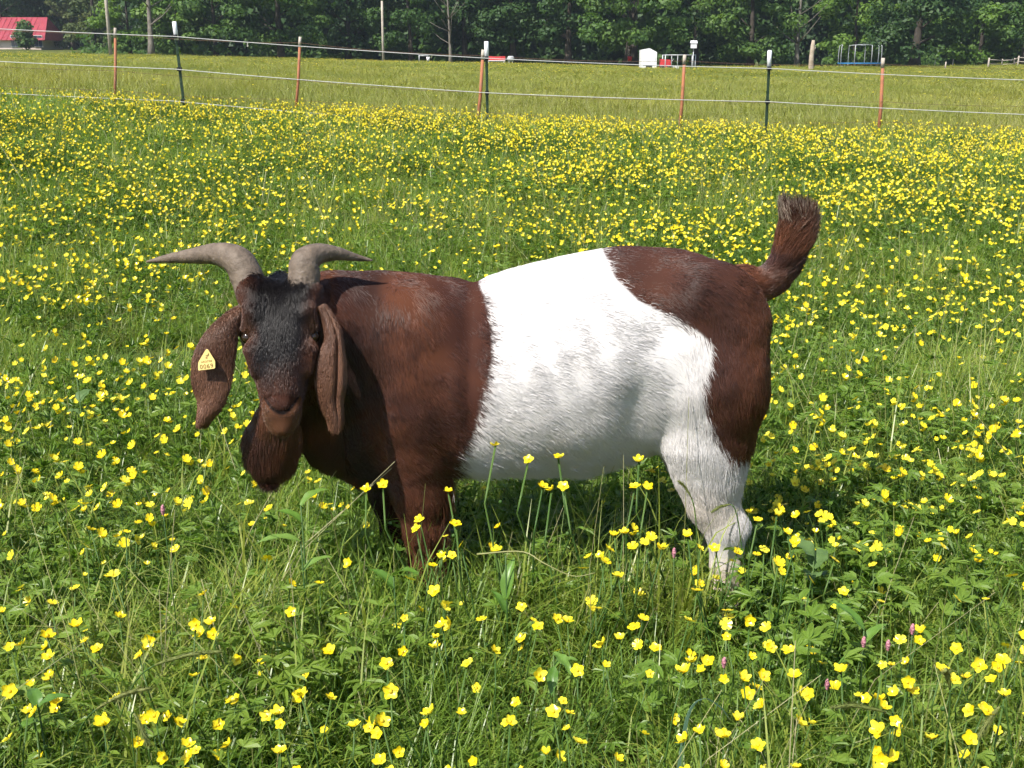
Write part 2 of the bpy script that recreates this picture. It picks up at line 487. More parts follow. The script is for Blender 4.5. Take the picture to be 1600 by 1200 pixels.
# ---- trampoline
m_blue = mottled("trampoline_pad", (0.02, 0.12, 0.30), (0.04, 0.20, 0.42), 3, 0.6, 0.3)
m_mat = mottled("trampoline_mat", (0.012, 0.012, 0.014), (0.03, 0.03, 0.033), 5, 0.8, 0.2)
Yt = 93.0; xt = (1343 - 800) / 1800 * Yt * CP; Rt = 1.62
tr = empty("trampoline", (xt, Yt, gz(xt, Yt))); tag(tr, "round trampoline with tall curved steel enclosure poles and blue rim", "trampoline")
zt = at(1343, 99, Yt).z - gz(xt, Yt)
zt = max(0.35, zt)
def ring(R, z, r, n=40):
    pts = [(R * math.cos(2 * math.pi * k / n), R * math.sin(2 * math.pi * k / n), z) for k in range(n + 1)]
    m_ = MB(); m_.tube(pts, [r] * (n + 1), 6, False); return m_
ring(Rt, zt, 0.05).build("rim", m_blue, tr, True)
mb = MB(); n = 40; mb.v = [(0.92 * Rt * math.cos(2 * math.pi * k / n), 0.92 * Rt * math.sin(2 * math.pi * k / n), zt) for k in range(n)]; mb.f = [tuple(range(n))]
mb.v += [(x, y, zt - 0.012) for x, y, z in mb.v]; mb.f.append(tuple(range(n, 2 * n))[::-1]); mb.build("jumping_mat", m_mat, tr)
for k in range(8):
    th = 2 * math.pi * (k + 0.35) / 8; cx, cy = Rt * math.cos(th), Rt * math.sin(th)
    top = 1.30
    mb = MB(); mb.tube([(cx, cy, 0.02), (cx * 1.02, cy * 1.02, zt + 0.7), (cx * 1.0, cy * 1.0, zt + top), (cx * 0.96, cy * 0.96, zt + top + 0.05)], [0.026] * 4, 6)
    mb.build("enclosure_pole", m_steel, tr, True)
    if k in (1, 3, 5):
        th2 = 2 * math.pi * (k + 1.35) / 8; a = Vector((cx * .96, cy * .96, zt + top + 0.05)); b2 = Vector((Rt * .96 * math.cos(th2), Rt * .96 * math.sin(th2), zt + top + 0.05))
        mb = MB(); mb.tube([a, (a + b2) / 2 + Vector((0, 0, 0.05)), b2], [0.022] * 3, 6); mb.build("top_rail", m_steel, tr, True)
for k in range(4):
    th = 2 * math.pi * (k + 0.2) / 4; cx, cy = 0.95 * Rt * math.cos(th), 0.95 * Rt * math.sin(th)
    mb = MB(); mb.tube([(cx, cy, -0.05), (cx, cy, zt)], [0.024] * 2, 6); mb.build("leg", m_steel, tr, True)

# ---- white shed, red cart, pipe frame, bird box and small things under the trees
m_white = mottled("white_paint", (0.66, 0.66, 0.67), (0.80, 0.80, 0.80), 2, 0.6, 0.3)
m_red = mottled("red_paint", (0.42, 0.02, 0.03), (0.58, 0.05, 0.05), 3, 0.5, 0.4)
m_dark = mottled("dark_gap", (0.02, 0.022, 0.025), (0.05, 0.05, 0.055), 3, 0.8, 0.2)
Ys = 89.0
x0 = (1014 - 800) / 1800 * Ys * CP; z0 = gz(x0, Ys)
sh = empty("white_shed", (x0, Ys, z0)); tag(sh, "small white gabled shed with double doors under the trees", "shed")
mb = MB(); mb.v = [(-.58, 0, 0), (.58, 0, 0), (.58, 0, 1.35), (0.05, 0, 1.62), (-.58, 0, 1.50), (-.58, 1.4, 0), (.58, 1.4, 0), (.58, 1.4, 1.35), (0.05, 1.4, 1.62), (-.58, 1.4, 1.50)]
mb.f = [(0, 1, 2, 3, 4), (9, 8, 7, 6, 5), (0, 4, 9, 5), (1, 6, 7, 2), (2, 7, 8, 3), (3, 8, 9, 4), (0, 5, 6, 1)]; mb.build("wall", m_white, sh)
for sg in (-1, 1):
    mb = MB(); mb.box(min(sg * .02, sg * .46), max(sg * .02, sg * .46), -0.03, -0.003, 0.42, 1.18); mb.build("door", m_white, sh)
mb = MB(); mb.box(-0.22, 0.24, -0.035, -0.002, 0.02, 0.38); mb.build("hatch", m_dark, sh)
x1 = (1040 - 800) / 1800 * Ys * CP
cart = empty("red_cart", (x1, Ys, gz(x1, Ys))); tag(cart, "small red wheeled cart between the white shed and the pipe frame", "cart")
mb = MB(); mb.v = [(-.42, 0, .28), (.42, 0, .28), (.36, 0, .80), (-.36, 0, .86), (-.42, .7, .28), (.42, .7, .28), (.36, .7, .80), (-.36, .7, .86)]
mb.f = [(0, 1, 2, 3), (7, 6, 5, 4), (0, 3, 7, 4), (1, 5, 6, 2), (2, 6, 7, 3), (0, 4, 5, 1)]; mb.build("tub", m_red, cart)
for q in (-.26, .28):
    mb = MB(); mb.tube([(q, -0.05, .2), (q, 0.03, .2)], [.2, .2], 14); mb.build("wheel", m_dark, cart, True)
mb = MB(); mb.tube([(.4, .35, .5), (.62, .35, .85)], [.02, .02], 6); mb.build("handle", m_steel, cart)
x2 = (1063 - 800) / 1800 * Ys * CP
fr_ = empty("pipe_frame", (x2, Ys, gz(x2, Ys))); tag(fr_, "open box frame of pale metal pipes right of the red cart", "frame")
for q in (-1.12, 1.12):
    for yq in (0, 1.6):
        mb = MB(); mb.tube([(q, yq, -.1), (q, yq, 1.12)], [.035, .035], 6); mb.build("upright", m_steel, fr_, True)
for yq in (0, 1.6):
    mb = MB(); mb.tube([(-1.15, yq, 1.12), (1.15, yq, 1.12)], [.035, .035], 6); mb.build("top_rail", m_steel, fr_, True)
for q in (-.65, -.2, .2):
    mb = MB(); mb.tube([(q, 0, 0.05), (q, 0, 1.12)], [.02, .02], 6); mb.build("bar", m_steel, fr_, True)
mb = MB(); mb.box(-0.62, -0.05, 0.3, 0.7, 0.0, 0.34); o = mb.build("trough", m_white, None); o.location = fr_.location
tag(o, "white feed trough inside the metal pipe frame", "trough")
x3 = (1081 - 800) / 1800 * Ys * CP
bb = empty("bird_box", (x3, Ys - .6, gz(x3, Ys - .6))); tag(bb, "white bird box on a thin pole above the pipe frame", "bird box")
mb = MB(); mb.tube([(0, 0, -.2), (0, 0, 1.62)], [.03, .03], 6); mb.build("pole", m_steel, bb, True)
mb = MB(); mb.v = [(-.2, -.17, 1.6), (.2, -.17, 1.6), (.2, .17, 1.6), (-.2, .17, 1.6), (-.2, -.17, 1.9), (.2, -.17, 1.9), (.2, .17, 1.9), (-.2, .17, 1.9)]
mb.f = [(0, 3, 2, 1), (4, 5, 6, 7), (0, 1, 5, 4), (1, 2, 6, 5), (2, 3, 7, 6), (3, 0, 4, 7)]; mb.build("box", m_white, bb)
mb = MB(); mb.v = [(-.24, -.22, 1.95), (.24, -.22, 1.95), (.24, .22, 1.95), (-.24, .22, 1.95), (-.24, 0, 2.14), (.24, 0, 2.14)]
mb.f = [(0, 1, 5, 4), (2, 3, 4, 5), (1, 2, 5), (3, 0, 4), (0, 3, 2, 1)]; mb.build("roof", m_white, bb)
x4 = (985 - 800) / 1800 * 95.2 * CP
bk_ = empty("red_bucket", (x4 - .05, 95.2, gz(x4, 95.2) + 0.62)); tag(bk_, "small red bucket hung on the thick tree trunk by the shed", "bucket")
mb = MB(); mb.tube([(0, 0, 0), (0, 0, .34)], [.15, .19], 14); mb.build("pail", m_red, bk_, True)
mb = MB(); mb.tube([(-.19, 0, .33), (-.1, 0, .5), (.1, 0, .5), (.19, 0, .33)], [.012] * 4, 5); mb.build("handle", m_steel, bk_, True)
x5 = (775 - 800) / 1800 * 97 * CP
be = empty("garden_bench", (x5, 97, gz(x5, 97))); tag(be, "low red and white bench under the very dark tree", "bench")
mb = MB(); mb.box(-.75, .75, 0, .42, .40, .46); mb.build("seat", m_white, be)
mb = MB(); mb.box(-.75, .75, .42, .47, .48, .78); mb.build("backrest", m_red, be)
for q in (-.65, .65):
    for yq in (.03, .36):
        mb = MB(); mb.box(q - .04, q + .04, yq, yq + .06, -.05, .40); mb.build("leg", m_white, be)
x6 = (798 - 800) / 1800 * 97 * CP
tk = empty("gas_tank", (x6, 97.3, gz(x6, 97.3))); tag(tk, "small pale rounded tank right of the red and white bench", "tank")
mb = MB(); mb.tube([(-.3, 0, .6), (-.26, 0, .6), (-.16, 0, .6), (.16, 0, .6), (.26, 0, .6), (.3, 0, .6)], [.03, .14, .22, .22, .14, .03], 14); mb.build("vessel", m_steel, tk, True)
for q in (-.14, .14):
    mb = MB(); mb.box(q - .03, q + .03, -.12, .12, -.05, .42); mb.build("leg", m_steel, tk)
x7 = (655 - 800) / 1800 * 96 * CP
ps = empty("hose_stand", (x7, 96, gz(x7, 96))); tag(ps, "thin metal stand with a crossbar holding a white bucket", "stand")
mb = MB(); mb.tube([(0, 0, -.1), (0, 0, .68)], [.035, .03], 7); mb.build("post", m_steel, ps, True)
mb = MB(); mb.tube([(0, 0, .62), (.75, 0, .62)], [.028, .028], 7); mb.build("crossbar", m_steel, ps, True)
o = empty("white_bucket", (x7 + .72, 96, gz(x7, 96) + 0.18)); tag(o, "white bucket hanging from the thin metal stand", "bucket")
mb = MB(); mb.tube([(0, 0, 0), (0, 0, .34)], [.11, .14], 12); mb.build("pail", m_white, o, True)
mb = MB(); mb.tube([(-.13, 0, .33), (0, 0, .45), (.13, 0, .33)], [.012] * 3, 5); mb.build("handle", m_steel, o, True)

# ---- far wooden rail fence on the right
rf = empty("rail_fence", (0, 0, 0)); tag(rf, "weathered wooden post and rail fence at the wood's edge on the far right", "fence")
fp = []
for u, Y, h, r in ((1545, 90, .78, .075), (1566, 92, .66, .05), (1585, 93, .70, .06), (1591, 92, .88, .065), (1628, 94, .7, .06), (1478, 88, .62, .055), (1489, 96, .7, .04), (1461, 96, .66, .035)):
    x = (u - 800) / 1800 * Y * CP; z = gz(x, Y)
    mb = MB(); mb.tube([(x, Y, z - .2), (x, Y, z + h * .5), (x + .02, Y, z + h)], [r, r * .95, r * .8], 7); mb.build("post", m_pole, rf, True)
    fp.append(Vector((x, Y, z + h)))
for a, b2 in ((0, 1), (1, 2), (2, 3), (3, 4)):
    for dz_ in (-.12, -.42):
        mb = MB(); mb.tube([fp[a] + Vector((0, -.05, dz_)), fp[b2] + Vector((0, -.05, dz_))], [.035, .035], 6); mb.build("rail", m_pole, rf, True)

# ---- fences across the meadow
m_tgreen = mottled("green_post_paint", (0.010, 0.028, 0.016), (0.022, 0.050, 0.026), 12, 0.5, 0.4)
m_twhite = mottled("white_post_cap", (0.72, 0.73, 0.76), (0.82, 0.82, 0.83), 10, 0.5, 0.4)
m_black = mottled("black_plastic", (0.010, 0.010, 0.011), (0.02, 0.02, 0.02), 10, 0.5, 0.3)
m_rope = mottled("white_rope", (0.40, 0.40, 0.39), (0.54, 0.54, 0.52), 220, 0.7, 0.2)
m_rust, nt, p = new_mat("rusty_steel")
nt.links.new(ramp(nt, [(0.3, (0.22, 0.085, 0.04)), (0.5, (0.34, 0.125, 0.055)), (0.7, (0.26, 0.115, 0.07))], noise_tex(nt, 9, 6)), p.inputs["Base Color"])
p.inputs["Roughness"].default_value = 0.8
m_wirerust = mottled("rusty_wire", (0.10, 0.055, 0.035), (0.20, 0.12, 0.08), 30, 0.7, 0.3)

ef = empty("rope_fence", (0, 14.4, gz(0, 14.4))); tag(ef, "white rope fence on dark green steel posts with white tips", "fence")
T_POSTS = [(-1190, -50, -24, 26, 75), (-700, -18, 7, 57, 106), (-215, 8, 33, 84, 133), (272, 34, 57, 108, 158), (760, 65, 91, 145, 197), (1203, 79, 107, 159, 211), (1660, 100, 127, 181, 233), (2110, 118, 146, 200, 252), (2560, 134, 162, 216, 268)]
YF = 14.4
hold = [[], [], []]
OE = Vector((0, 14.4, gz(0, 14.4)))
for u, vtop, *vw in T_POSTS:
    tp_ = at(u, vtop, YF); g0 = gz(tp_.x, YF)
    lean_ = 0.06 if u == 272 else 0.01
    base = Vector((tp_.x + lean_, YF, g0 - 0.15))
    top = tp_.copy(); capz = 0.21
    d = (top - base); Lp = d.length; d.normalize()
    rot = Vector((0, 0, 1)).rotation_difference(d).to_euler()
    mb = MB(); mb.box(-.017, .017, -.003, .003, 0, Lp - .01); mb.box(-.003, .003, .0035, .030, 0, Lp - .01)
    po = mb.build("steel_post", m_tgreen, ef, loc=base - OE, rot=rot)
    mb = MB()
    mb.v = []
    mb.tube([(0, .008, Lp - capz), (0, .008, Lp - .004), (0, .008, Lp + .004)], [.026, .027, .018], 10); mb.build("white_cap", m_twhite, po, True)
    for k in range(int(Lp / 0.055)):
        z_ = 0.03 + k * 0.055
        if z_ > Lp - capz - .02: break
        mb = MB(); mb.box(-.006, .006, -.008, -.003, z_, z_ + .02); mb.build("stud", m_tgreen, po)
    for j, v in enumerate(vw):
        w_ = at(u, v, YF - 0.05); hold[j].append(w_)
        tpos = (w_.z - base.z) / d.z
        mb = MB(); mb.box(-.022, .022, -.045, .030, tpos - .022, tpos + .022); mb.build("insulator", m_black if j else m_black, po)
def rope(pts, r, sag, seg=14):
    out = []
    for a, b2 in zip(pts, pts[1:]):
        for k in range(seg):
            t = k / seg; q = a.lerp(b2, t); q.z -= sag * 4 * t * (1 - t); out.append(q)
    out.append(pts[-1]); return out
for j in range(3):
    pts = rope([h - OE for h in hold[j]], 0.006, 0.012)
    mb = MB(); mb.tube(pts, [0.0048] * len(pts), 6); mb.build("rope", m_rope, ef, True)

of = empty("barbed_wire_fence", (0, 15.6, gz(0, 15.6))); tag(of, "old sagging wire fence on leaning rusty orange posts behind the rope fence", "fence")
OF = Vector((0, 15.6, gz(0, 15.6)))
YO = 15.6
wires = [[], [], []]
for (ut, vt, ub, vb, r) in ((-820, -12, -826, 130, .022), (-480, 8, -486, 150, .022), (-150, 28, -158, 170, .02), (180, 44, 177, 178, .022), (469, 58, 459, 190, .022), (755, 78, 743, 212, .026), (1070, 86, 1059, 222, .026), (1380, 91, 1371, 230, .028), (1690, 98, 1684, 238, .024), (2010, 108, 2004, 246, .024), (2330, 118, 2324, 254, .024)):
    tp_, bt = at(ut, vt, YO), at(ub, vb, YO)
    bt.z = gz(bt.x, YO) - .1
    mid = tp_.lerp(bt, .5) + Vector((.012, 0, 0))
    mb = MB(); r *= .85; mb.tube([bt - OF, mid - OF, tp_ - OF], [r * 1.05, r, r * .92], 8); po = mb.build("rusty_post", m_rust, of, True)
    d = (tp_ - bt).normalized()
    mb = MB(); mb.tube([tp_ - OF - d * 0.12, tp_ - OF + d * 0.004], [r * 1.06, r * 1.0], 8); mb.build("bare_tip", m_pole, po, True)
    for j, fr0 in enumerate((.94, .55, .34)):
        wires[j].append(bt.lerp(tp_, fr0) + Vector((0, -.03, 0)) - OF)
for j in range(3):
    pts = rope(wires[j], 0.002, 0.03)
    mb = MB(); mb.tube(pts, [0.0022] * len(pts), 5)
    mb.build("barbed_wire", m_wirerust, of, True)
# ================================================================== the goat
# distance field -> one continuous skin
H = 0.004
LO = np.array([-0.60, 1.80, -0.02]); HI = np.array([0.66, 2.64, 0.90])
DIM = np.ceil((HI - LO) / H).astype(int) + 1
F = np.full(DIM, 1.0, np.float32)
AX = [LO[k] + H * np.arange(DIM[k], dtype=np.float32) for k in range(3)]

def region(lo, hi, pad):
    s, ax = [], []
    for k in range(3):
        a = max(0, int((lo[k] - pad - LO[k]) / H)); b = min(DIM[k], int((hi[k] + pad - LO[k]) / H) + 2)
        s.append(slice(a, b)); ax.append(AX[k][a:b])
    return tuple(s), ax[0][:, None, None], ax[1][None, :, None], ax[2][None, None, :]

def smin(a, b, k):
    h = np.clip(0.5 + 0.5 * (b - a) / k, 0, 1)
    return b + (a - b) * h - k * h * (1 - h)

def add(s, d, k): F[s] = smin(F[s], d.astype(np.float32), k)
def cut(s, d, k): F[s] = -smin(-F[s], d.astype(np.float32), k)

def cone(a, b, ra, rb, k=0.03, sy=1.0, op=add):
    """tapered limb piece from a to b; sy flattens it sideways"""
    a, b = np.array(a, float), np.array(b, float)
    R = max(ra, rb)
    s, X, Y, Z = region(np.minimum(a, b), np.maximum(a, b), R + k + 0.03)
    cy = (a[1] + b[1]) / 2
    ab = b - a
    L = float(ab @ ab) + 1e-9
    px, py, pz = X - a[0], Y - a[1], Z - a[2]
    t = np.clip((px * ab[0] + py * ab[1] + pz * ab[2]) / L, 0, 1)
    qx, qy, qz = px - t * ab[0], (py - t * ab[1]) / sy, pz - t * ab[2]
    d = np.sqrt(qx * qx + qy * qy + qz * qz) - (ra + (rb - ra) * t)
    op(s, d, k)

def limb(pts, rads, k=0.02, sy=1.0):
    for i in range(len(pts) - 1):
        cone(pts[i], pts[i + 1], rads[i], rads[i + 1], k if i else max(k, 0.04), sy)

YM = 2.30
# ---- trunk, lofted along x: outline read at the goat's mid plane
prof = [  # u, top v, bottom v, half width
    (505, 560, 640, 0.060), (525, 470, 690, 0.105), (550, 432, 730, 0.135), (600, 423, 752, 0.158), (660, 430, 740, 0.172),
    (740, 439, 726, 0.190), (830, 413, 727, 0.208), (900, 399, 726, 0.208), (950, 391, 718, 0.200), (1000, 386, 708, 0.186),
    (1050, 388, 694, 0.170), (1100, 403, 672, 0.152), (1150, 428, 640, 0.122), (1178, 458, 600, 0.080)]
px_, zt_, zb_, bw_ = [], [], [], []
for u, vt, vb, w in prof:
    a, b = at(u, vt, YM), at(u, vb, YM)
    px_.append((a.x + b.x) / 2); zt_.append(a.z); zb_.append(b.z); bw_.append(w)
xf = np.linspace(px_[0], px_[-1], 400)
def smooth_prof(vals):
    y = np.interp(xf, px_, vals)
    ker = np.exp(-0.5 * (np.arange(-24, 25) / 9.0) ** 2); ker /= ker.sum()
    yp = np.concatenate([2 * y[0] - y[24:0:-1], y, 2 * y[-1] - y[-2:-26:-1]])
    return np.convolve(yp, ker, 'valid')
zt_f, zb_f, bw_f = smooth_prof(zt_), smooth_prof(zb_), smooth_prof(bw_)
s, X, Y, Z = region((px_[0], YM - 0.21, 0.2), (px_[-1], YM + 0.21, 0.85), 0.04)
xx = X[:, 0, 0]
ztx, zbx, bx = (np.interp(xx, xf, q)[:, None, None] for q in (zt_f, zb_f, bw_f))
zc, ha = (ztx + zbx) / 2, np.maximum((ztx - zbx) / 2, 0.012)
bx = np.maximum(bx, 0.012)
dz, dy = np.abs(Z - zc) / ha, np.abs(Y - YM) / bx
# belly round, back narrower than belly
wide = np.clip((Z - zc) / ha, 0, 1)
dy = dy * (1 + 0.22 * wide ** 1.5)
q = (dz ** 2.15 + dy ** 2.15) ** (1 / 2.15)
d = (q - 1) * np.minimum(ha, bx)
over = np.maximum(px_[0] - xx, xx - px_[-1])[:, None, None].astype(np.float32)
add(s, -smin(-d, -over + 0 * d, 0.05), 0.03)

# ---- haunches, shoulders and legs (near side toward the camera, far side behind)
def legs_hind(dy, du, far):
    Yn = YM + dy
    limb([at(1105, 505, YM + dy * 0.75), at(1112, 600, Yn), at(1104, 690, Yn), at(1108, 740, Yn), at(1112, 785, Yn)] if not far else
         [at(1100, 505, YM + dy * 0.75), at(1095, 600, Yn), at(1084, 670, Yn), at(1090, 715, Yn), at(1098, 755, Yn)],
         [0.125, 0.108, 0.085, 0.062, 0.041], 0.03, 0.72)
    lo = [at(1112, 785, Yn), at(1134, 822, Yn), at(1136, 880, Yn), at(1134, 935, Yn), at(1128, 960, Yn)] if not far else \
         [at(1098, 755, Yn), at(1120, 790, Yn), at(1120, 840, Yn), at(1118, 890, Yn), at(1114, 915, Yn)]
    lo[-1] = Vector((lo[-1].x, Yn, 0.05))
    limb(lo, [0.041, 0.043, 0.033, 0.031, 0.036], 0.015, 0.8)
    foot = Vector((lo[-1].x - 0.012, Yn, 0.0))
    cone(lo[-1], (foot.x, Yn, 0.012), 0.035, 0.036, 0.01, 0.8)
    return foot
def legs_fore(dy, far):
    Yn = YM + dy
    o = 0 if not far else -38
    limb([at(632 + o * 0.3, 540, YM + dy * 0.8), at(640 + o * 0.5, 630, Yn), at(648 + o, 700, Yn), at(655 + o, 770, Yn), at(664 + o, 835, Yn), at(668 + o, 890, Yn)],
         [0.118, 0.098, 0.072, 0.052, 0.039, 0.031], 0.03, 0.72)
    a = at(668 + o, 890, Yn)
    b = Vector((a.x - 0.002, Yn, 0.055)); c = Vector((a.x - 0.012, Yn, 0.012))
    limb([a, b, c], [0.031, 0.035, 0.036], 0.012, 0.85)
legs_hind(-0.105, 0, False); legs_hind(0.105, 0, True)
legs_fore(-0.105, False); legs_fore(0.105, True)

# ---- head frame: f runs poll -> nose, n out of the face, t to the goat's left (right in the picture)
P0, N0 = at(437, 440, 2.12), at(441, 672, 1.985)
hf = (N0 - P0).normalized()
toc = (Vector((0, 0, CAM_H)) - (P0 + N0) / 2)
toc.x -= 0.05
hn = (toc - hf * toc.dot(hf)).normalized()
ht = hf.cross(hn).normalized()
if ht.x < 0: ht = -ht
HL = (N0 - P0).length
def hd(sv, tv, nv): return P0 + hf * sv + ht * tv + hn * nv
# loft along the head: s, half width, face-side n, throat-side n
hp = np.array([
    (-0.010, 0.030, -0.010, -0.080), (0.004, 0.050, 0.008, -0.115), (0.030, 0.060, 0.026, -0.145), (0.06, 0.067, 0.034, -0.155),
    (0.10, 0.068, 0.037, -0.15), (0.14, 0.059, 0.036, -0.135), (0.18, 0.047, 0.032, -0.105), (0.22, 0.038, 0.027, -0.078),
    (0.245, 0.036, 0.021, -0.060), (0.262, 0.034, 0.010, -0.048), (0.274, 0.028, -0.004, -0.040), (0.283, 0.016, -0.018, -0.036)])
lo = np.min([hd(a, b, c) for a in (-.04, .3) for b in (-.08, .08) for c in (-.16, .05)], 0)
hi = np.max([hd(a, b, c) for a in (-.04, .3) for b in (-.08, .08) for c in (-.16, .05)], 0)
s, X, Y, Z = region(lo, hi, 0.03)
dx, dy, dz = X - P0.x, Y - P0.y, Z - P0.z
sv = dx * hf.x + dy * hf.y + dz * hf.z
tv = dx * ht.x + dy * ht.y + dz * ht.z
nv = dx * hn.x + dy * hn.y + dz * hn.z
sf = np.linspace(hp[0, 0], hp[-1, 0], 200)
def hint(col):
    y = np.interp(sf, hp[:, 0], hp[:, col])
    ker = np.exp(-0.5 * (np.arange(-10, 11) / 4.0) ** 2); ker /= ker.sum()
    yp = np.concatenate([2 * y[0] - y[10:0:-1], y, 2 * y[-1] - y[-2:-12:-1]])
    return np.interp(sv, sf, np.convolve(yp, ker, 'valid'))
wv, n1, n0 = hint(1), hint(2), hint(3)
nc, hh = (n1 + n0) / 2, np.maximum((n1 - n0) / 2, 0.008)
wv = np.maximum(wv, 0.008)
jaw = np.clip((nc - nv) / hh, 0, 1)
q = ((np.abs(tv) * (1 + 0.35 * jaw) / wv) ** 2.4 + (np.abs(nv - nc) / hh) ** 2.4) ** (1 / 2.4)
over = np.maximum(np.maximum(hp[0, 0] - sv, sv - hp[-1, 0]), 0)
add(s, (q - 1) * np.minimum(hh, wv) + over, 0.02)

def surf_n(sv, tv):
    w, n1, n0 = (np.interp(sv, hp[:, 0], hp[:, k]) for k in (1, 2, 3))
    e = max(0.0, 1 - min(1.0, abs(tv) / w) ** 2.4) ** (1 / 2.4)
    return float((n1 + n0) / 2 + (n1 - n0) / 2 * e)
def ball(c, r, k=0.015, op=add):
    c = np.array(c); cone(c, c + 1e-4, r, r, k, 1.0, op)
for sg in (-1, 1):
    cone(hd(0.058, sg * 0.048, 0.020), hd(0.086, sg * 0.058, 0.006), 0.017, 0.012, 0.016)      # brow
    ball(hd(0.106, sg * 0.068, 0.000), 0.0125, 0.006, cut)                                   # eye hollow
    cone(hd(0.130, sg * 0.052, 0.004), hd(0.165, sg * 0.046, 0.0), 0.013, 0.010, 0.02)         # cheek
    ball(hd(0.022, sg * 0.045, 0.004), 0.032, 0.02)                                            # horn boss
    cone(hd(0.05, sg * 0.060, -0.035), hd(0.068, sg * 0.078, -0.035), 0.020, 0.015, 0.02)      # ear root
    cone(hd(0.222, sg * 0.024, surf_n(0.222, 0.024) + 0.001), hd(0.236, sg * 0.020, surf_n(0.236, 0.020)), 0.004, 0.0045, 0.005, 1.0, cut)   # nostril slit
U = [(-0.030, 0.222), (-0.026, 0.236), (-0.015, 0.249), (0.0, 0.253), (0.015, 0.249), (0.026, 0.236), (0.030, 0.222)]
for (t0, s0), (t1, s1) in zip(U, U[1:]):
    cone(hd(s0, t0, surf_n(s0, t0)), hd(s1, t1, surf_n(s1, t1)), 0.0036, 0.0036, 0.004, 1.0, cut)     # edge of the upper lip
ball(hd(0.272, 0, -0.018), 0.020, 0.012)                                                      # chin

# ---- neck, chest and beard
limb([hd(0.065, 0.0, -0.105), at(505, 520, 2.22), at(560, 545, 2.28), at(620, 560, 2.30)], [0.070, 0.098, 0.125, 0.14], 0.05)
limb([at(520, 500, 2.24), at(515, 590, 2.22), at(545, 655, 2.25), at(600, 690, 2.28)], [0.085, 0.082, 0.092, 0.088], 0.05)
limb([hd(0.19, 0.0, -0.085), at(427, 682, 2.135), at(424, 706, 2.135), at(420, 728, 2.135)], [0.033, 0.044, 0.041, 0.023], 0.02)
# ---- tail
TAILC = [at(1155, 447, 2.31), at(1190, 446, 2.31), at(1216, 425, 2.31), at(1233, 390, 2.31), at(1243, 362, 2.31), at(1242, 342, 2.305), at(1238, 328, 2.30)]
def spline(ctrl, n):
    P = [Vector(c) for c in ctrl]
    P = [2 * P[0] - P[1]] + P + [2 * P[-1] - P[-2]]
    out = []
    for i in range(n):
        s = i / (n - 1) * (len(P) - 3); k = min(int(s), len(P) - 4); t = s - k
        a, b, c, d = P[k:k + 4]
        out.append(0.5 * ((2 * b) + (c - a) * t + (2 * a - 5 * b + 4 * c - d) * t * t + (3 * b - a - 3 * c + d) * t ** 3))
    return out
TAIL = spline(TAILC, 14)
limb(TAIL, list(np.interp(np.linspace(0, 1, 14), [0, .17, .33, .5, .67, .85, 1], [0.034, 0.026, 0.022, 0.021, 0.019, 0.013, 0.006])), 0.02)

# ---- surface
def surface_nets(F):
    ins = F < 0
    c = [(i, j, k) for i in (0, 1) for j in (0, 1) for k in (0, 1)]
    nx, ny, nz = F.shape
    allin = np.ones((nx-1, ny-1, nz-1), bool); anyin = np.zeros_like(allin)
    for i, j, k in c:
        q = ins[i:nx-1+i, j:ny-1+j, k:nz-1+k]
        allin &= q; anyin |= q
    act = anyin & ~allin
    idx = np.argwhere(act)
    num = np.full(act.shape, -1, np.int32); num[act] = np.arange(len(idx))
    val = {t: F[idx[:, 0]+t[0], idx[:, 1]+t[1], idx[:, 2]+t[2]] for t in c}
    acc = np.zeros((len(idx), 3)); cnt = np.zeros(len(idx))
    for a in c:
        for ax in range(3):
            if a[ax]: continue
            b = list(a); b[ax] = 1; b = tuple(b)
            fa, fb = val[a], val[b]
            m = (fa < 0) != (fb < 0)
            t = fa[m] / (fa[m] - fb[m])
            pnt = np.tile(np.array(a, float), (m.sum(), 1)); pnt[:, ax] += t
            acc[m] += pnt; cnt[m] += 1
    V = LO + (idx + acc / cnt[:, None]) * H
    quads = []
    for ax in range(3):
        sl0 = [slice(None)] * 3; sl1 = [slice(None)] * 3
        sl0[ax] = slice(0, -1); sl1[ax] = slice(1, None)
        a, b = ins[tuple(sl0)], ins[tuple(sl1)]
        e = np.argwhere(a != b)
        flip = a[e[:, 0], e[:, 1], e[:, 2]]
        o1, o2 = (ax + 1) % 3, (ax + 2) % 3
        ok = (e[:, o1] > 0) & (e[:, o2] > 0) & (e[:, o1] < F.shape[o1] - 1) & (e[:, o2] < F.shape[o2] - 1)
        e, flip = e[ok], flip[ok]
        def cell(d1, d2):
            g = e.copy(); g[:, o1] += d1; g[:, o2] += d2
            return num[g[:, 0], g[:, 1], g[:, 2]]
        Q = np.stack([cell(-1, -1), cell(0, -1), cell(0, 0), cell(-1, 0)], 1)
        Q[~flip] = Q[~flip][:, ::-1]
        quads.append(Q)
    return V, np.concatenate(quads)
F[0] = F[-1] = 1; F[:, 0] = F[:, -1] = 1; F[:, :, 0] = F[:, :, -1] = 1
GV, GQ = surface_nets(F)
del F
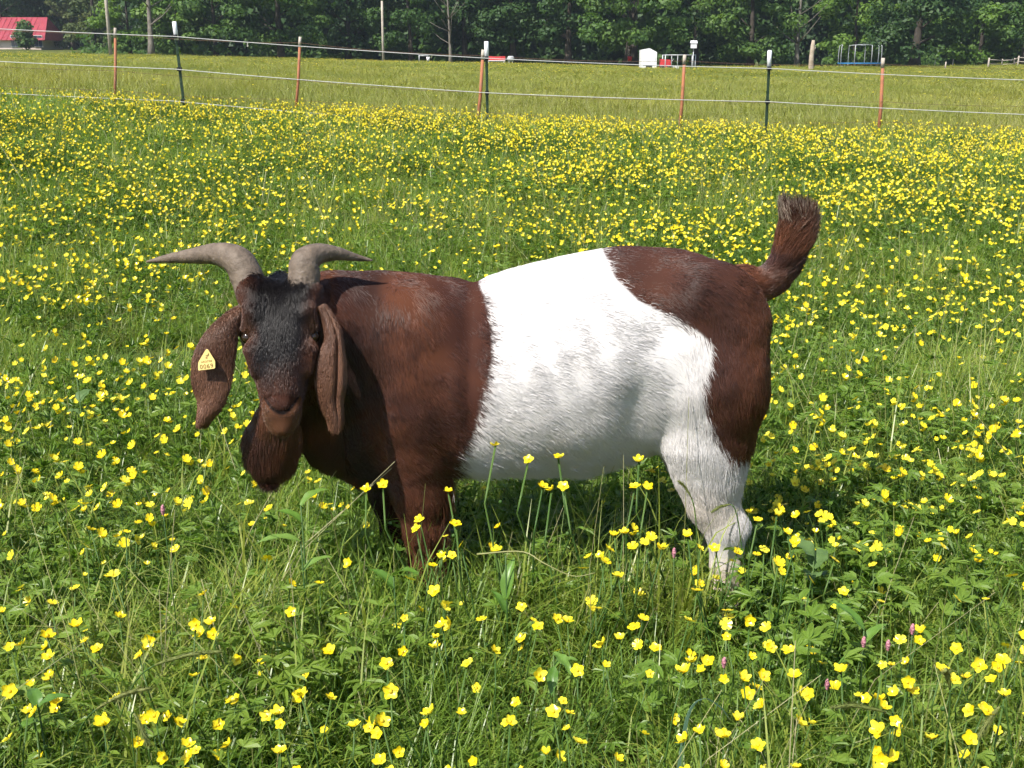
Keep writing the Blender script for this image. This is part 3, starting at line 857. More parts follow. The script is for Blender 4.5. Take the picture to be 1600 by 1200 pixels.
# relax the skin a little
ed = np.concatenate([GQ[:, [0, 1]], GQ[:, [1, 2]], GQ[:, [2, 3]], GQ[:, [3, 0]]])
deg = np.bincount(ed[:, 0], minlength=len(GV)) + np.bincount(ed[:, 1], minlength=len(GV))
for it in range(3):
    acc = np.zeros_like(GV)
    for k in range(3):
        acc[:, k] = np.bincount(ed[:, 0], GV[ed[:, 1], k], len(GV)) + np.bincount(ed[:, 1], GV[ed[:, 0], k], len(GV))
    GV += 0.55 * (acc / deg[:, None] - GV)
def vnoise(Pn, s, ph):
    return (np.sin(Pn[:, 0] * s + ph + 1.7 * np.sin(Pn[:, 2] * s * 0.83 + ph)) * np.sin(Pn[:, 2] * s * 1.1 + 1.3 * np.sin(Pn[:, 1] * s * 0.9 + 2 * ph)) + np.sin((Pn[:, 0] + Pn[:, 1] - Pn[:, 2]) * s * 0.7 + 3 * ph) * 0.5) / 1.5

# ---- muscle, ribs and loose coat: gentle relief along the normal
def vnormals(V, Q):
    n = np.cross(V[Q[:, 2]] - V[Q[:, 0]], V[Q[:, 3]] - V[Q[:, 1]])
    out = np.zeros_like(V)
    for c in range(4):
        for k in range(3): out[:, k] += np.bincount(Q[:, c], n[:, k], len(V))
    return out / (np.linalg.norm(out, axis=1)[:, None] + 1e-12)
VN = vnormals(GV, GQ)
def blob(u, v, Y, rx, rz):
    c = at(u, v, Y); return np.exp(-(((GV[:, 0] - c.x) / rx) ** 2 + ((GV[:, 2] - c.z) / rz) ** 2))
def sstep_(e0, e1, x):
    t = np.clip((x - e0) / (e1 - e0), 0, 1); return t * t * (3 - 2 * t)
rel = 0.0032 * vnoise(GV, 15, 0.9) + 0.0016 * vnoise(GV, 31, 2.4)
rel += 0.016 * blob(1085, 455, 2.15, .05, .045) - 0.012 * blob(1035, 520, 2.12, .06, .06)      # hip point, hunger hollow
rel -= 0.018 * blob(1000, 640, 2.12, .045, .09)                                              # flank fold
rel -= 0.016 * blob(735, 560, 2.11, .022, .13) - 0.012 * blob(655, 560, 2.11, .055, .10)       # behind the shoulder, shoulder blade
rel -= 0.010 * blob(590, 640, 2.13, .02, .08)
ribs = np.sin((GV[:, 0] + 0.35 * (GV[:, 2] - .5)) * 110) * blob(850, 560, 2.10, .12, .09) * 0.0012
body_ = sstep_(0.24, 0.34, GV[:, 2]) * sstep_(-0.30, -0.24, GV[:, 0])
GV = GV + VN * ((rel + ribs) * body_)[:, None]

# ---- which coat colour grows where (a function of the place on the goat's side)
fr = [(742, 437, 2.27), (756, 470, 2.18), (766, 520, 2.12), (768, 565, 2.10), (757, 620, 2.10), (738, 680, 2.12), (716, 712, 2.13), (706, 740, 2.14), (706, 900, 2.18)]
bk = [(940, 390, 2.27), (962, 435, 2.19), (1000, 472, 2.15), (1045, 495, 2.14), (1088, 516, 2.14), (1111, 537, 2.14), (1109, 570, 2.14), (1097, 600, 2.13), (1100, 640, 2.13), (1114, 680, 2.13), (1130, 702, 2.13), (1150, 716, 2.13), (1230, 726, 2.13)]
def curve_xz(c):
    pts = [at(*q) for q in c]; z = np.array([p.z for p in pts]); x = np.array([p.x for p in pts])
    o = np.argsort(z); return z[o], x[o]
FRZ, FRX = curve_xz(fr); BKZ, BKX = curve_xz(bk)
P0n, hfn, htn, hnn = (np.array(q) for q in (P0, hf, ht, hn))
TP = np.array(TAIL)
def head_local(P):
    d = P - P0n
    return d @ hfn, d @ htn, d @ hnn
def tail_dist(P):
    best = np.full(len(P), 9.0); tt = np.zeros(len(P))
    for i in range(len(TP) - 1):
        ab = TP[i+1] - TP[i]; t = np.clip(((P - TP[i]) @ ab) / (ab @ ab), 0, 1)
        d = np.linalg.norm(P - TP[i] - t[:, None] * ab, axis=1)
        m = d < best; best[m] = d[m]; tt[m] = (i + t[m]) / (len(TP) - 1)
    return best, tt
def lerp(a, b, t): return a + (b - a) * t[:, None]
def sstep(e0, e1, x):
    t = np.clip((x - e0) / (e1 - e0), 0, 1); return t * t * (3 - 2 * t)
CHOC, RUST, BLK = np.array([.047, .0190, .0136]), np.array([.104, .0370, .0180]), np.array([.0075, .0058, .0058])
WHT, CREAM, TAN = np.array([.55, .528, .522]), np.array([.55, .45, .36]), np.array([.090, .045, .026])
BEARD_Z = hd(0.245, 0, -0.05).z
def coat(P, jit):
    x, z = P[:, 0] + jit[:, 0], P[:, 2] + jit[:, 1]
    n1 = vnoise(P, 14, 0.3); n2 = vnoise(P, 37, 1.9)
    brown = lerp(np.tile(CHOC, (len(P), 1)), RUST, 0.62 * sstep(-0.35, 0.9, n1 * 0.7 + n2 * 0.5))
    legz = sstep(0.50, 0.30, z)[:, None]
    brown = brown * (1 - 0.5 * legz) + RUST * 0.9 * 0.5 * legz
    stain = sstep(0.25, 0.9, vnoise(P, 22, 4.1) * 0.6 + vnoise(P, 61, 0.7) * 0.6)
    white0 = lerp(np.tile(WHT, (len(P), 1)), np.array([.50, .46, .43]), stain * 0.18)
    white = lerp(white0, CREAM, 0.75 * sstep(0.42, 0.20, z) * sstep(0.25, 0.32, x) * sstep(-0.6, 0.6, n1 + 0.3 * n2))
    isf = sstep(0.004, -0.004, x - np.interp(z, FRZ, FRX) + 0.004 * n1)
    isb = sstep(-0.004, 0.004, x - np.interp(z, BKZ, BKX) + 0.004 * n1) * (z > BKZ[0])
    c = lerp(white, brown, isf)
    rump = lerp(brown, CHOC * np.array([1.05, 1.2, 1.3]), np.full(len(P), 0.55))
    rear = sstep(0.40, 0.47, x)
    rump = lerp(rump, RUST * 0.85, rear * 0.7)
    c = lerp(c, rump, isb)
    # throat and breast: dark coat, blackened further with shade put into the colour
    brs = sstep(-0.235, -0.30, x + 0.02 * n1) * sstep(0.70, 0.60, z)
    c = lerp(c, BLK * 1.7, brs * 0.8)
    bd = ((x < -0.33) & (z < BEARD_Z)).astype(float)
    c = lerp(c, lerp(np.tile(CHOC, (len(P), 1)), RUST, sstep(-0.3, 0.7, n2)) * 1.0, bd)
    # black line over the shoulder and withers
    c = lerp(c, BLK * 2, isf * 0.65 * sstep(0.06, 0.0, np.abs(x + 0.255 + 0.1 * (z - 0.6)) + 0.02 * n1) * sstep(0.50, 0.62, z))
    # head
    sv, tv, nv = head_local(P)
    onh = (sv > -0.06) & (sv < 0.32) & (nv > -0.12) & (np.abs(tv) < 0.1) & (x < -0.27)
    onh = onh.astype(float) * sstep(-0.125, -0.08, nv)
    stripe = sstep(0.062, 0.020, np.abs(tv) + 0.010 * n2 + 0.006 * n1 - 0.014 * sstep(0.1, 0.0, sv)) * sstep(0.26, 0.13, sv + 0.02 * n2)
    hc = lerp(np.tile(RUST * 0.72, (len(P), 1)), BLK * (1.0 + 0.5 * n2.clip(0, 1))[:, None], stripe)
    hc = lerp(hc, TAN, sstep(0.215, 0.262, sv) * (0.55 + 0.45 * sstep(0.012, 0.03, np.abs(tv))))
    pad = sstep(0.0, 0.006, (0.253 - 34.0 * tv * tv) - sv)          # nose pad above the lip edge
    hc = lerp(hc, CHOC * 1.0, pad * sstep(0.208, 0.225, sv) * 0.85)
    hc = lerp(hc, BLK * 1.2, sstep(0.006, 0.002, np.abs((0.253 - 34.0 * tv * tv) - sv)) * (sv > 0.215))
    hc = lerp(hc, TAN * 0.75, sstep(0.03, 0.015, np.hypot(np.abs(tv) - 0.062, sv - 0.092)) * 0.6)
    c = lerp(c, hc, onh)
    # neck under the jaw takes the throat's painted shade too
    td, tt = tail_dist(P)
    ont = (td < 0.06) & (x > 0.42)
    tc = lerp(np.tile(CHOC, (len(P), 1)), RUST, sstep(0.0, 0.5, 0.35 + 0.5 * n2 - tt * 0.4))
    strk = np.sin(P[:, 0] * 900 + 40 * P[:, 2]) + np.sin(P[:, 1] * 1100 + 1.3)
    tc = lerp(tc, CREAM * 0.8, sstep(0.42, 0.95, tt) * sstep(0.0, 0.9, strk + jit[:, 0] * 60))
    c = lerp(c, tc, ont.astype(float) * sstep(0.06, 0.035, td))
    return c

m_skin, nt, p = new_mat("goat_skin")
a = N(nt, "ShaderNodeAttribute"); a.attribute_name = "tint"
nt.links.new(a.outputs["Color"], p.inputs["Base Color"])
p.inputs["Roughness"].default_value = 0.8
p.inputs["Specular IOR Level"].default_value = 0.06
m_hair, nt, p = new_mat("goat_hair")
a = N(nt, "ShaderNodeAttribute"); a.attribute_name = "tint"
nt.links.new(a.outputs["Color"], p.inputs["Base Color"])
p.inputs["Roughness"].default_value = 0.38
p.inputs["Specular IOR Level"].default_value = 0.38

GOAT = empty("goat", (0, YM, 0))
tag(GOAT, "horned brown and white goat with drooping ears standing among the yellow buttercups", "goat")
def gpart(name, data):
    o = link(name, data, GOAT); o.location = (0, -YM, 0); return o
bme = mesh_np("body", GV, GQ, m_skin)
ca = bme.attributes.new("tint", 'FLOAT_COLOR', 'POINT')
vc = coat(GV, np.zeros((len(GV), 2)))
ca.data.foreach_set("color", np.concatenate([vc * 0.9, np.ones((len(vc), 1))], 1).astype(np.float32).ravel())
gpart("body", bme)

# ---- the coat: hairs combed along the body
tri = np.concatenate([GQ[:, [0, 1, 2]], GQ[:, [0, 2, 3]]])
A, B, C = GV[tri[:, 0]], GV[tri[:, 1]], GV[tri[:, 2]]
nrm = np.cross(B - A, C - A); area = np.linalg.norm(nrm, axis=1)
nrm /= area[:, None] + 1e-12
ctr = (A + B + C) / 3
sv, tv, nv = head_local(ctr)
td, tt = tail_dist(ctr)
headm = (sv > -0.05) & (sv < 0.31) & (nv > -0.075) & (np.abs(tv) < 0.09) & (ctr[:, 0] < -0.27)
beardm = (ctr[:, 0] < -0.33) & (ctr[:, 2] < BEARD_Z) & (nv < -0.065)
tailm = (td < 0.045) & (ctr[:, 0] > 0.445)
wgt = area * np.where(headm, 3.5, 1.0) * np.where(tailm, 5, 1) * np.where(beardm, 3.5, 1) * np.where(ctr[:, 2] < 0.12, 0.3, 1)
NH = 380000
cs = np.cumsum(wgt); pick = np.searchsorted(cs, rng.random(NH) * cs[-1]); pick = np.minimum(pick, len(tri) - 1)
r1, r2 = rng.random(NH), rng.random(NH); m = r1 + r2 > 1; r1[m], r2[m] = 1 - r1[m], 1 - r2[m]
root = A[pick] + r1[:, None] * (B - A)[pick] + r2[:, None] * (C - A)[pick]
nn = nrm[pick]
hm, bm_, tm = headm[pick], beardm[pick], tailm[pick]
x, z = root[:, 0], root[:, 2]
flow = np.tile(np.array([1.0, 0, -0.30]), (NH, 1))
sh = sstep(-0.02, -0.22, x)[:, None]; flow = flow * (1 - sh) + sh * np.array([0.45, 0, -1.0])
ft = sstep(0.60, 0.36, z)[:, None]; flow = flow * (1 - ft) + ft * np.array([0.7, 0, -0.75])
lg = (sstep(0.36, 0.28, z) * ((x > 0.2) | (x < -0.02)))[:, None]; flow = flow * (1 - lg) + lg * np.array([0.1, 0, -1.0])
th = (sstep(0.28, 0.36, x) * sstep(0.74, 0.66, z))[:, None]; flow = flow * (1 - th) + th * np.array([0.35, 0, -1.0])
sw = vnoise(root, 9, 0.8); flow[:, 2] += 0.30 * sw; flow[:, 0] += 0.2 * vnoise(root, 12, 2.2)
svr, tvr, nvr = head_local(root)
hflow = hfn[None, :] * 1.0 + htn[None, :] * (0.35 * np.sign(tvr) * sstep(0.0, 0.04, np.abs(tvr)))[:, None]
flow = np.where(hm[:, None], hflow, flow)
flow = np.where(bm_[:, None], np.array([-0.12, 0.0, -1.0]) + 0.25 * np.stack([vnoise(root, 40, 1), vnoise(root, 33, 2), 0 * x], 1), flow)
tdr, ttr = tail_dist(root)
seg = np.clip((ttr * (len(TP) - 1)).astype(int), 0, len(TP) - 2)
tdir = TP[seg + 1] - TP[seg]; tdir /= np.linalg.norm(tdir, axis=1)[:, None]
flow = np.where(tm[:, None], tdir + np.array([0.22, 0, -0.08]) * sstep(0.15, 0.6, ttr)[:, None] - np.array([0.65, 0, 0.0]) * sstep(0.5, 1.0, ttr)[:, None], flow)
clump = np.stack([vnoise(root, 85, 0.4), vnoise(root, 70, 1.4), vnoise(root, 95, 2.9)], 1)
axp = TP[seg] + (TP[seg + 1] - TP[seg]) * ((ttr * (len(TP) - 1)) - seg)[:, None]
radial = root - axp; radial /= np.linalg.norm(radial, axis=1)[:, None] + 1e-9
flow -= radial * (0.55 * tm * sstep(0.6, 0.9, ttr))[:, None]
flow += 0.24 * clump * np.where(hm | tm, 0.4, 1.0)[:, None]
flow += rng.normal(0, 0.16, (NH, 3)) * np.where(tm | bm_, 0.6, 1.0)[:, None]
tang = flow - nn * np.sum(flow * nn, 1)[:, None]
tang = np.where((tm & (ttr > 0.86))[:, None], flow, tang)
tang /= np.linalg.norm(tang, axis=1)[:, None] + 1e-9
L = np.full(NH, 0.017)
L *= 1 + 2.0 * sstep(0.43, 0.33, z) * (x > -0.14) * (x < 0.22)          # belly fringe
L *= 1 + 0.9 * sstep(0.36, 0.44, x) * sstep(0.22, 0.30, z) * sstep(0.62, 0.45, z)   # breeches
L *= np.where((z < 0.22), 0.55, 1)
L = np.where(hm, 0.0105 + 0.012 * sstep(0.12, 0.02, svr) * sstep(0.055, 0.035, np.abs(tvr)), L)
L = np.where(bm_, 0.036, L)
L = np.where(tm, (0.030 + 0.026 * sstep(0.2, 0.6, ttr)) * (1 - 0.45 * sstep(0.75, 1.0, ttr)), L)
eyed = np.min([np.linalg.norm(root - np.array(hd(0.107, sg * 0.064, 0.0)), axis=1) for sg in (-1, 1)], 0)
L *= np.where(hm, sstep(0.009, 0.02, eyed) * 0.95 + 0.05, 1)
L *= np.where(hm & (svr > 0.215), 0.45, 1)
L *= rng.uniform(0.6, 1.25, NH) * np.where(tm & (ttr > 0.7), rng.uniform(0.5, 1.1, NH) * (0.95 - 0.15 * radial[:, 0]), 1)
lift = np.where(tm, 0.30, np.where(hm, 0.42, 0.24))[:, None] * (rng.uniform(0.5, 1.4, NH) * (1 - 0.85 * tm * sstep(0.8, 0.97, ttr)) * (1 + 0.5 * vnoise(root, 60, 3.3)))[:, None]
K = 4
pts = np.zeros((NH, K, 3), np.float32)
grav = np.array([0, 0, -1.0])
for k in range(K):
    t = k / (K - 1)
    d = tang * t + nn * lift * (t - 0.55 * t * t) + grav * (0.18 * t * t) * (1 - hm * 0.7 - tm)[:, None]
    pts[:, k] = root - nn * 0.001 + d * L[:, None]
jit = np.stack([rng.normal(0, 0.0055, NH), rng.normal(0, 0.0055, NH)], 1)
hcol = coat(root, jit)
lum = rng.normal(1.0, 0.22, NH).clip(0.45, 1.7)[:, None]
isw = (hcol[:, :1] > 0.4)
hcol = np.where(isw, np.minimum(hcol * (0.9 + 0.1 * lum), 0.86), hcol * lum)
# clumps of paler strands
cl = vnoise(root, 120, 0.5)
hcol = np.where(isw, hcol, hcol * (1 + 0.3 * cl)[:, None])
hc = bpy.data.hair_curves.new("coat")
hc.add_curves([K] * NH)
hc.attributes["position"].data.foreach_set("vector", pts.reshape(-1)) if "position" in hc.attributes else hc.points.foreach_set("position", pts.reshape(-1))
rad = np.tile(np.array([0.00042, 0.0004, 0.0003, 0.00008], np.float32), NH)
ra = hc.attributes.get("radius") or hc.attributes.new("radius", 'FLOAT', 'POINT')
ra.data.foreach_set("value", rad)
ta = hc.attributes.new("tint", 'FLOAT_COLOR', 'CURVE')
ta.data.foreach_set("color", np.concatenate([hcol, np.ones((NH, 1))], 1).astype(np.float32).ravel())
hc.materials.append(m_hair)
gpart("coat", hc)

# ---- horns
m_horn, nt, p = new_mat("horn")
tc = N(nt, "ShaderNodeTexCoord")
f1 = noise_tex(nt, 60, 5)
c1 = ramp(nt, [(0.3, (0.085, 0.064, 0.048)), (0.7, (0.165, 0.128, 0.098))], f1)
nt.links.new(c1, p.inputs["Base Color"])
p.inputs["Roughness"].default_value = 0.6
p.inputs["Specular IOR Level"].default_value = 0.25
b = N(nt, "ShaderNodeBump"); b.inputs["Strength"].default_value = 0.5; b.inputs["Distance"].default_value = 0.004
nt.links.new(noise_tex(nt, 140, 4), b.inputs["Height"]); nt.links.new(b.outputs[0], p.inputs["Normal"])
def horn(ctrl, rads):
    n = 60
    path = spline([at(*c) for c in ctrl], n)
    rr = np.interp(np.linspace(0, len(rads) - 1, n), np.arange(len(rads)), rads)
    rr = [r * (1 + 0.012 * math.sin(i * 1.25) * (1 - i / n) + 0.006 * math.sin(i * 3.1)) for i, r in enumerate(rr)]
    mb = MB(); mb.tube(path, rr, 18)
    return gpart("horn", mb.mesh("horn", m_horn, True))
horn([(402, 478, 2.10), (386, 434, 2.12), (371, 408, 2.13), (340, 397, 2.145), (300, 400, 2.16), (262, 404, 2.17), (229, 409, 2.175)], [0.032, 0.031, 0.029, 0.0215, 0.0145, 0.0085, 0.002])
horn([(470, 478, 2.10), (475, 434, 2.12), (477, 410, 2.13), (496, 397, 2.15), (525, 396, 2.175), (555, 402, 2.195), (582, 407, 2.205)], [0.031, 0.030, 0.028, 0.0205, 0.0135, 0.0075, 0.002])

# ---- ears: long drooping leaves of skin, cupped, with thickness
m_ear, nt, p = new_mat("ear_skin")
f1 = noise_tex(nt, 30, 5); c1 = ramp(nt, [(0.3, (0.065, 0.029, 0.017)), (0.72, (0.130, 0.062, 0.036))], f1)
nt.links.new(c1, p.inputs["Base Color"]); p.inputs["Roughness"].default_value = 0.62
p.inputs["Sheen Weight"].default_value = 0.15
p.inputs["Specular IOR Level"].default_value = 0.25
b = N(nt, "ShaderNodeBump"); b.inputs["Strength"].default_value = 0.25; b.inputs["Distance"].default_value = 0.002
w = N(nt, "ShaderNodeMapping"); w.inputs["Scale"].default_value = (260, 260, 30)
nt.links.new(N(nt, "ShaderNodeTexCoord").outputs["Object"], w.inputs["Vector"])
nt.links.new(noise_tex(nt, 1.0, 3, w.outputs[0]), b.inputs["Height"]); nt.links.new(b.outputs[0], p.inputs["Normal"])
def ear(ctrl, fold):
    """ctrl: u, v, Y, half width in px; fold(c, t): depth offset across the ear, c in -1..1"""
    n, mres = 40, 16
    cp = spline([at(u, v, Y) for u, v, Y, hw in ctrl], n)
    hw = np.interp(np.linspace(0, len(ctrl) - 1, n), np.arange(len(ctrl)), [c[3] / 850.0 for c in ctrl])
    ker = np.array([1, 2, 3, 2, 1]) / 9.0
    hw = np.convolve(np.concatenate([[hw[0]] * 2, hw, [hw[-1]] * 2]), ker, 'valid')
    hw[-1] *= 0.8
    front, back = [], []
    for i in range(n):
        t = (cp[min(i + 1, n - 1)] - cp[max(i - 1, 0)]).normalized()
        side = t.cross(Vector((0, -1, 0.2)).normalized()).normalized()
        if side.x < 0: side = -side
        out = side.cross(t).normalized()
        if out.y > 0: out = -out
        for j in range(mres + 1):
            c = 2 * j / mres - 1
            q = cp[i] + side * (hw[i] * c) + out * fold(c, i / (n - 1))
            th = 0.0028 * math.sqrt(max(0.0, 1 - (abs(c) ** 4))) + 0.0006
            front.append(q + out * th); back.append(q - out * th)
    w = mres + 1
    vs_ = front + back; nb = len(front); fs = []
    for i in range(n - 1):
        for j in range(mres):
            a = i * w + j
            fs.append((a, a + 1, a + w + 1, a + w))
            fs.append((nb + a, nb + a + w, nb + a + w + 1, nb + a + 1))
        for j in (0, mres):
            a = i * w + j
            fs.append((a, a + w, nb + a + w, nb + a) if j == 0 else (a + w, a, nb + a, nb + a + w))
    for i in (0, n - 1):
        for j in range(mres):
            a = i * w + j
            fs.append((a + 1, a, nb + a, nb + a + 1) if i == 0 else (a, a + 1, nb + a + 1, nb + a))
    me = mesh_np("ear", [tuple(v) for v in vs_], fs, m_ear)
    bm = bmesh.new(); bm.from_mesh(me); bmesh.ops.recalc_face_normals(bm, faces=bm.faces); bm.to_mesh(me); bm.free()
    o = gpart("ear", me)
    Vv = np.array([tuple(v) for v in vs_]); Fa = np.array(fs)
    nh = 14000
    ar = np.linalg.norm(np.cross(Vv[Fa[:, 1]] - Vv[Fa[:, 0]], Vv[Fa[:, 3]] - Vv[Fa[:, 0]]), axis=1)
    pk = rng.choice(len(Fa), nh, p=ar / ar.sum())
    a, b_ = rng.random(nh)[:, None], rng.random(nh)[:, None]
    q = Fa[pk]
    rt = (Vv[q[:, 0]] * (1 - a) + Vv[q[:, 1]] * a) * (1 - b_) + (Vv[q[:, 3]] * (1 - a) + Vv[q[:, 2]] * a) * b_
    en = np.cross(Vv[q[:, 1]] - Vv[q[:, 0]], Vv[q[:, 3]] - Vv[q[:, 0]]); en /= np.linalg.norm(en, axis=1)[:, None] + 1e-12
    mid = Vv.mean(0)
    en *= np.where((pk % 2 == 0) == (en[:, 1] < 0), 1, 1)[:, None]
    isfront = q[:, 0] < nb
    en = np.where((isfront & (en[:, 1] > 0))[:, None] | ((~isfront) & (en[:, 1] < 0))[:, None], -en, en)
    dr = np.array([0.0, 0, -1.0]) + rng.normal(0, .22, (nh, 3)); dr -= en * np.sum(dr * en, 1)[:, None]
    Le = rng.uniform(.004, .008, nh)[:, None]
    hp_ = np.stack([rt, rt + (dr * .5 + en * .16) * Le, rt + (dr + en * .22) * Le], 1).astype(np.float32)
    ec = lerp(np.tile(np.array([.085, .038, .022]), (nh, 1)), np.array([.170, .082, .048]), sstep(-.5, .8, vnoise(rt, 45, 1.1) + rng.normal(0, .4, nh)))
    hcu = bpy.data.hair_curves.new("fur"); hcu.add_curves([3] * nh)
    hcu.attributes["position"].data.foreach_set("vector", hp_.reshape(-1)) if "position" in hcu.attributes else hcu.points.foreach_set("position", hp_.reshape(-1))
    ra = hcu.attributes.get("radius") or hcu.attributes.new("radius", 'FLOAT', 'POINT')
    ra.data.foreach_set("value", np.tile(np.array([.0004, .0003, .00008], np.float32), nh))
    ta = hcu.attributes.new("tint", 'FLOAT_COLOR', 'CURVE'); ta.data.foreach_set("color", np.concatenate([ec, np.ones((nh, 1))], 1).astype(np.float32).ravel())
    hcu.materials.append(m_hair)
    link("fur", hcu, o)
    return o
ear([(378, 482, 2.085, 9), (362, 500, 2.075, 16), (344, 530, 2.06, 27), (331, 565, 2.05, 33), (327, 600, 2.045, 32), (326, 628, 2.045, 24), (319, 650, 2.045, 13), (313, 667, 2.045, 9)],
    lambda c, t: -0.010 * c * c + 0.004 * math.sin(t * 9 + c))
ear([(500, 478, 2.085, 8), (512, 500, 2.075, 11), (520, 530, 2.06, 14), (517, 565, 2.05, 23), (515, 598, 2.045, 26), (516, 630, 2.045, 20), (522, 654, 2.045, 15), (523, 674, 2.045, 11)],
    lambda c, t: -0.012 * c * c - 0.013 * math.exp(-((c - 0.42) / 0.13) ** 2) * math.sin(math.pi * min(1, t * 1.1)) + 0.006 * math.exp(-((c - 0.75) / 0.2) ** 2))

# ---- ear tag
m_tag = mottled("tag_plastic", (0.66, 0.47, 0.15), (0.72, 0.54, 0.20), 40, 0.45, 0.4)
m_ink = mottled("tag_ink", (0.16, 0.10, 0.03), (0.22, 0.14, 0.05), 60, 0.7, 0.2)
tp = at(323, 563, 2.036)
outl = [(-0.0145, -0.0185), (0.0140, -0.0150), (0.0155, -0.0135), (0.0155, -0.0025), (0.0145, 0.0005), (0.0035, 0.0185), (0.0015, 0.0205), (-0.0010, 0.0200), (-0.0140, -0.0015), (-0.0152, -0.0045), (-0.0155, -0.0170)]
mb = MB()
n = len(outl)
for yy in (-0.0012, 0.0012):
    mb.v += [(a, yy, b_) for a, b_ in outl]
mb.f.append(tuple(range(n))); mb.f.append(tuple(range(n, 2 * n))[::-1])
mb.f += [((j + 1) % n, j, n + j, n + (j + 1) % n) for j in range(n)]
tme = mb.mesh("ear_tag", m_tag)
tg = link("ear_tag", tme, GOAT); tg.location = tp - Vector((0, YM, 0)); tg.rotation_euler = (math.radians(-14), 0, 0)
tg["label"] = "yellow plastic ear tag printed with 0069"
st = MB(); st.tube([(0, -0.0035, 0.0125), (0, 0.016, 0.0125)], [0.0035, 0.003], 10)
st.build("tag_rivet", m_tag, tg)
def lettering(txt, size, x, z, rz):
    cu = bpy.data.curves.new("lettering", 'FONT'); cu.body = txt; cu.size = size
    cu.align_x = 'CENTER'; cu.align_y = 'CENTER'; cu.space_character = 1.15; cu.offset = size * 0.012
    cu.materials.append(m_ink)
    tmp = bpy.data.objects.new("lettering", cu); COL.objects.link(tmp)
    bpy.context.view_layer.update()
    me = bpy.data.meshes.new_from_object(tmp.evaluated_get(bpy.context.evaluated_depsgraph_get()))
    bpy.data.objects.remove(tmp); bpy.data.curves.remove(cu)
    if not me.materials: me.materials.append(m_ink)
    o = link("lettering", me, tg, (x, -0.0017, z), (math.pi / 2, -rz, 0))
    return o
lettering("0069", 0.0112, 0.0, -0.0112, math.radians(7))
lettering("AR2C00", 0.0052, 0.0, -0.0022, math.radians(7))
lettering("M", 0.0048, 0.0, 0.0045, math.radians(5))

# ---- eyes
m_eye, nt, p = new_mat("eye")
p.inputs["Base Color"].default_value = (0.02, 0.012, 0.006, 1); p.inputs["Roughness"].default_value = 0.12
for sg in (-1, 1):
    bm = bmesh.new(); bmesh.ops.create_uvsphere(bm, u_segments=20, v_segments=14, radius=0.0115)
    me = bpy.data.meshes.new("eye"); bm.to_mesh(me); bm.free(); me.materials.append(m_eye)
    me.polygons.foreach_set("use_smooth", [True] * len(me.polygons))
    c = hd(0.107, sg * 0.0595, -0.002)
    o = link("eye", me, GOAT); o.location = c - Vector((0, YM, 0))
# ================================================================== grass, leaves and flowers
m_gA = leaf_mat("fine_grass", [(0.0, (0.080, 0.162, 0.026)), (0.4, (0.150, 0.248, 0.036)), (0.75, (0.225, 0.315, 0.050)), (1.0, (0.32, 0.37, 0.085))], 0.36, 0.5, 0.48, attr="tint", pos_scale=1.3)
m_gB = leaf_mat("yellow_grass", [(0.0, (0.175, 0.245, 0.036)), (0.5, (0.270, 0.325, 0.056)), (1.0, (0.40, 0.41, 0.12))], 0.36, 0.5, 0.48, attr="tint", pos_scale=1.3)
m_leafB = leaf_mat("forb_leaves", [(0.0, (0.085, 0.165, 0.024)), (0.5, (0.148, 0.246, 0.036)), (1.0, (0.215, 0.300, 0.050))], 0.42, 0.4, 0.46, attr="tint", pos_scale=2.0)
m_straw = leaf_mat("dry_stalks", [(0.0, (0.17, 0.20, 0.06)), (0.5, (0.28, 0.28, 0.11)), (1.0, (0.44, 0.41, 0.24))], 0.5, 0.35, 0.2)
m_stem = leaf_mat("flower_stems", [(0.0, (0.040, 0.095, 0.018)), (1.0, (0.085, 0.150, 0.032))], 0.5, 0.3, 0.2)
m_farG = leaf_mat("far_grass", [(0.0, (0.150, 0.200, 0.036)), (0.5, (0.240, 0.262, 0.046)), (1.0, (0.37, 0.335, 0.064))], 0.5, 0.3, 0.3, attr="tint", pos_scale=0.12)

def petal_mat():
    m, nt, p = new_mat("buttercup_petals")
    oi = N(nt, "ShaderNodeObjectInfo")
    c = ramp(nt, [(0.0, (0.80, 0.60, 0.008)), (0.5, (0.87, 0.72, 0.02)), (1.0, (0.88, 0.78, 0.06))], oi.outputs["Random"])
    nt.links.new(c, p.inputs["Base Color"])
    p.inputs["Roughness"].default_value = 0.28
    p.inputs["Specular IOR Level"].default_value = 0.5
    tr = N(nt, "ShaderNodeBsdfTranslucent"); nt.links.new(c, tr.inputs[0])
    mix = N(nt, "ShaderNodeMixShader"); mix.inputs[0].default_value = 0.3
    nt.links.new(p.outputs[0], mix.inputs[1]); nt.links.new(tr.outputs[0], mix.inputs[2])
    nt.links.new(mix.outputs[0], nt.nodes["Material Output"].inputs[0])
    return m
m_petal = petal_mat()
m_centre = mottled("flower_centre", (0.50, 0.34, 0.01), (0.62, 0.48, 0.03), 400, 0.7, 0.2)

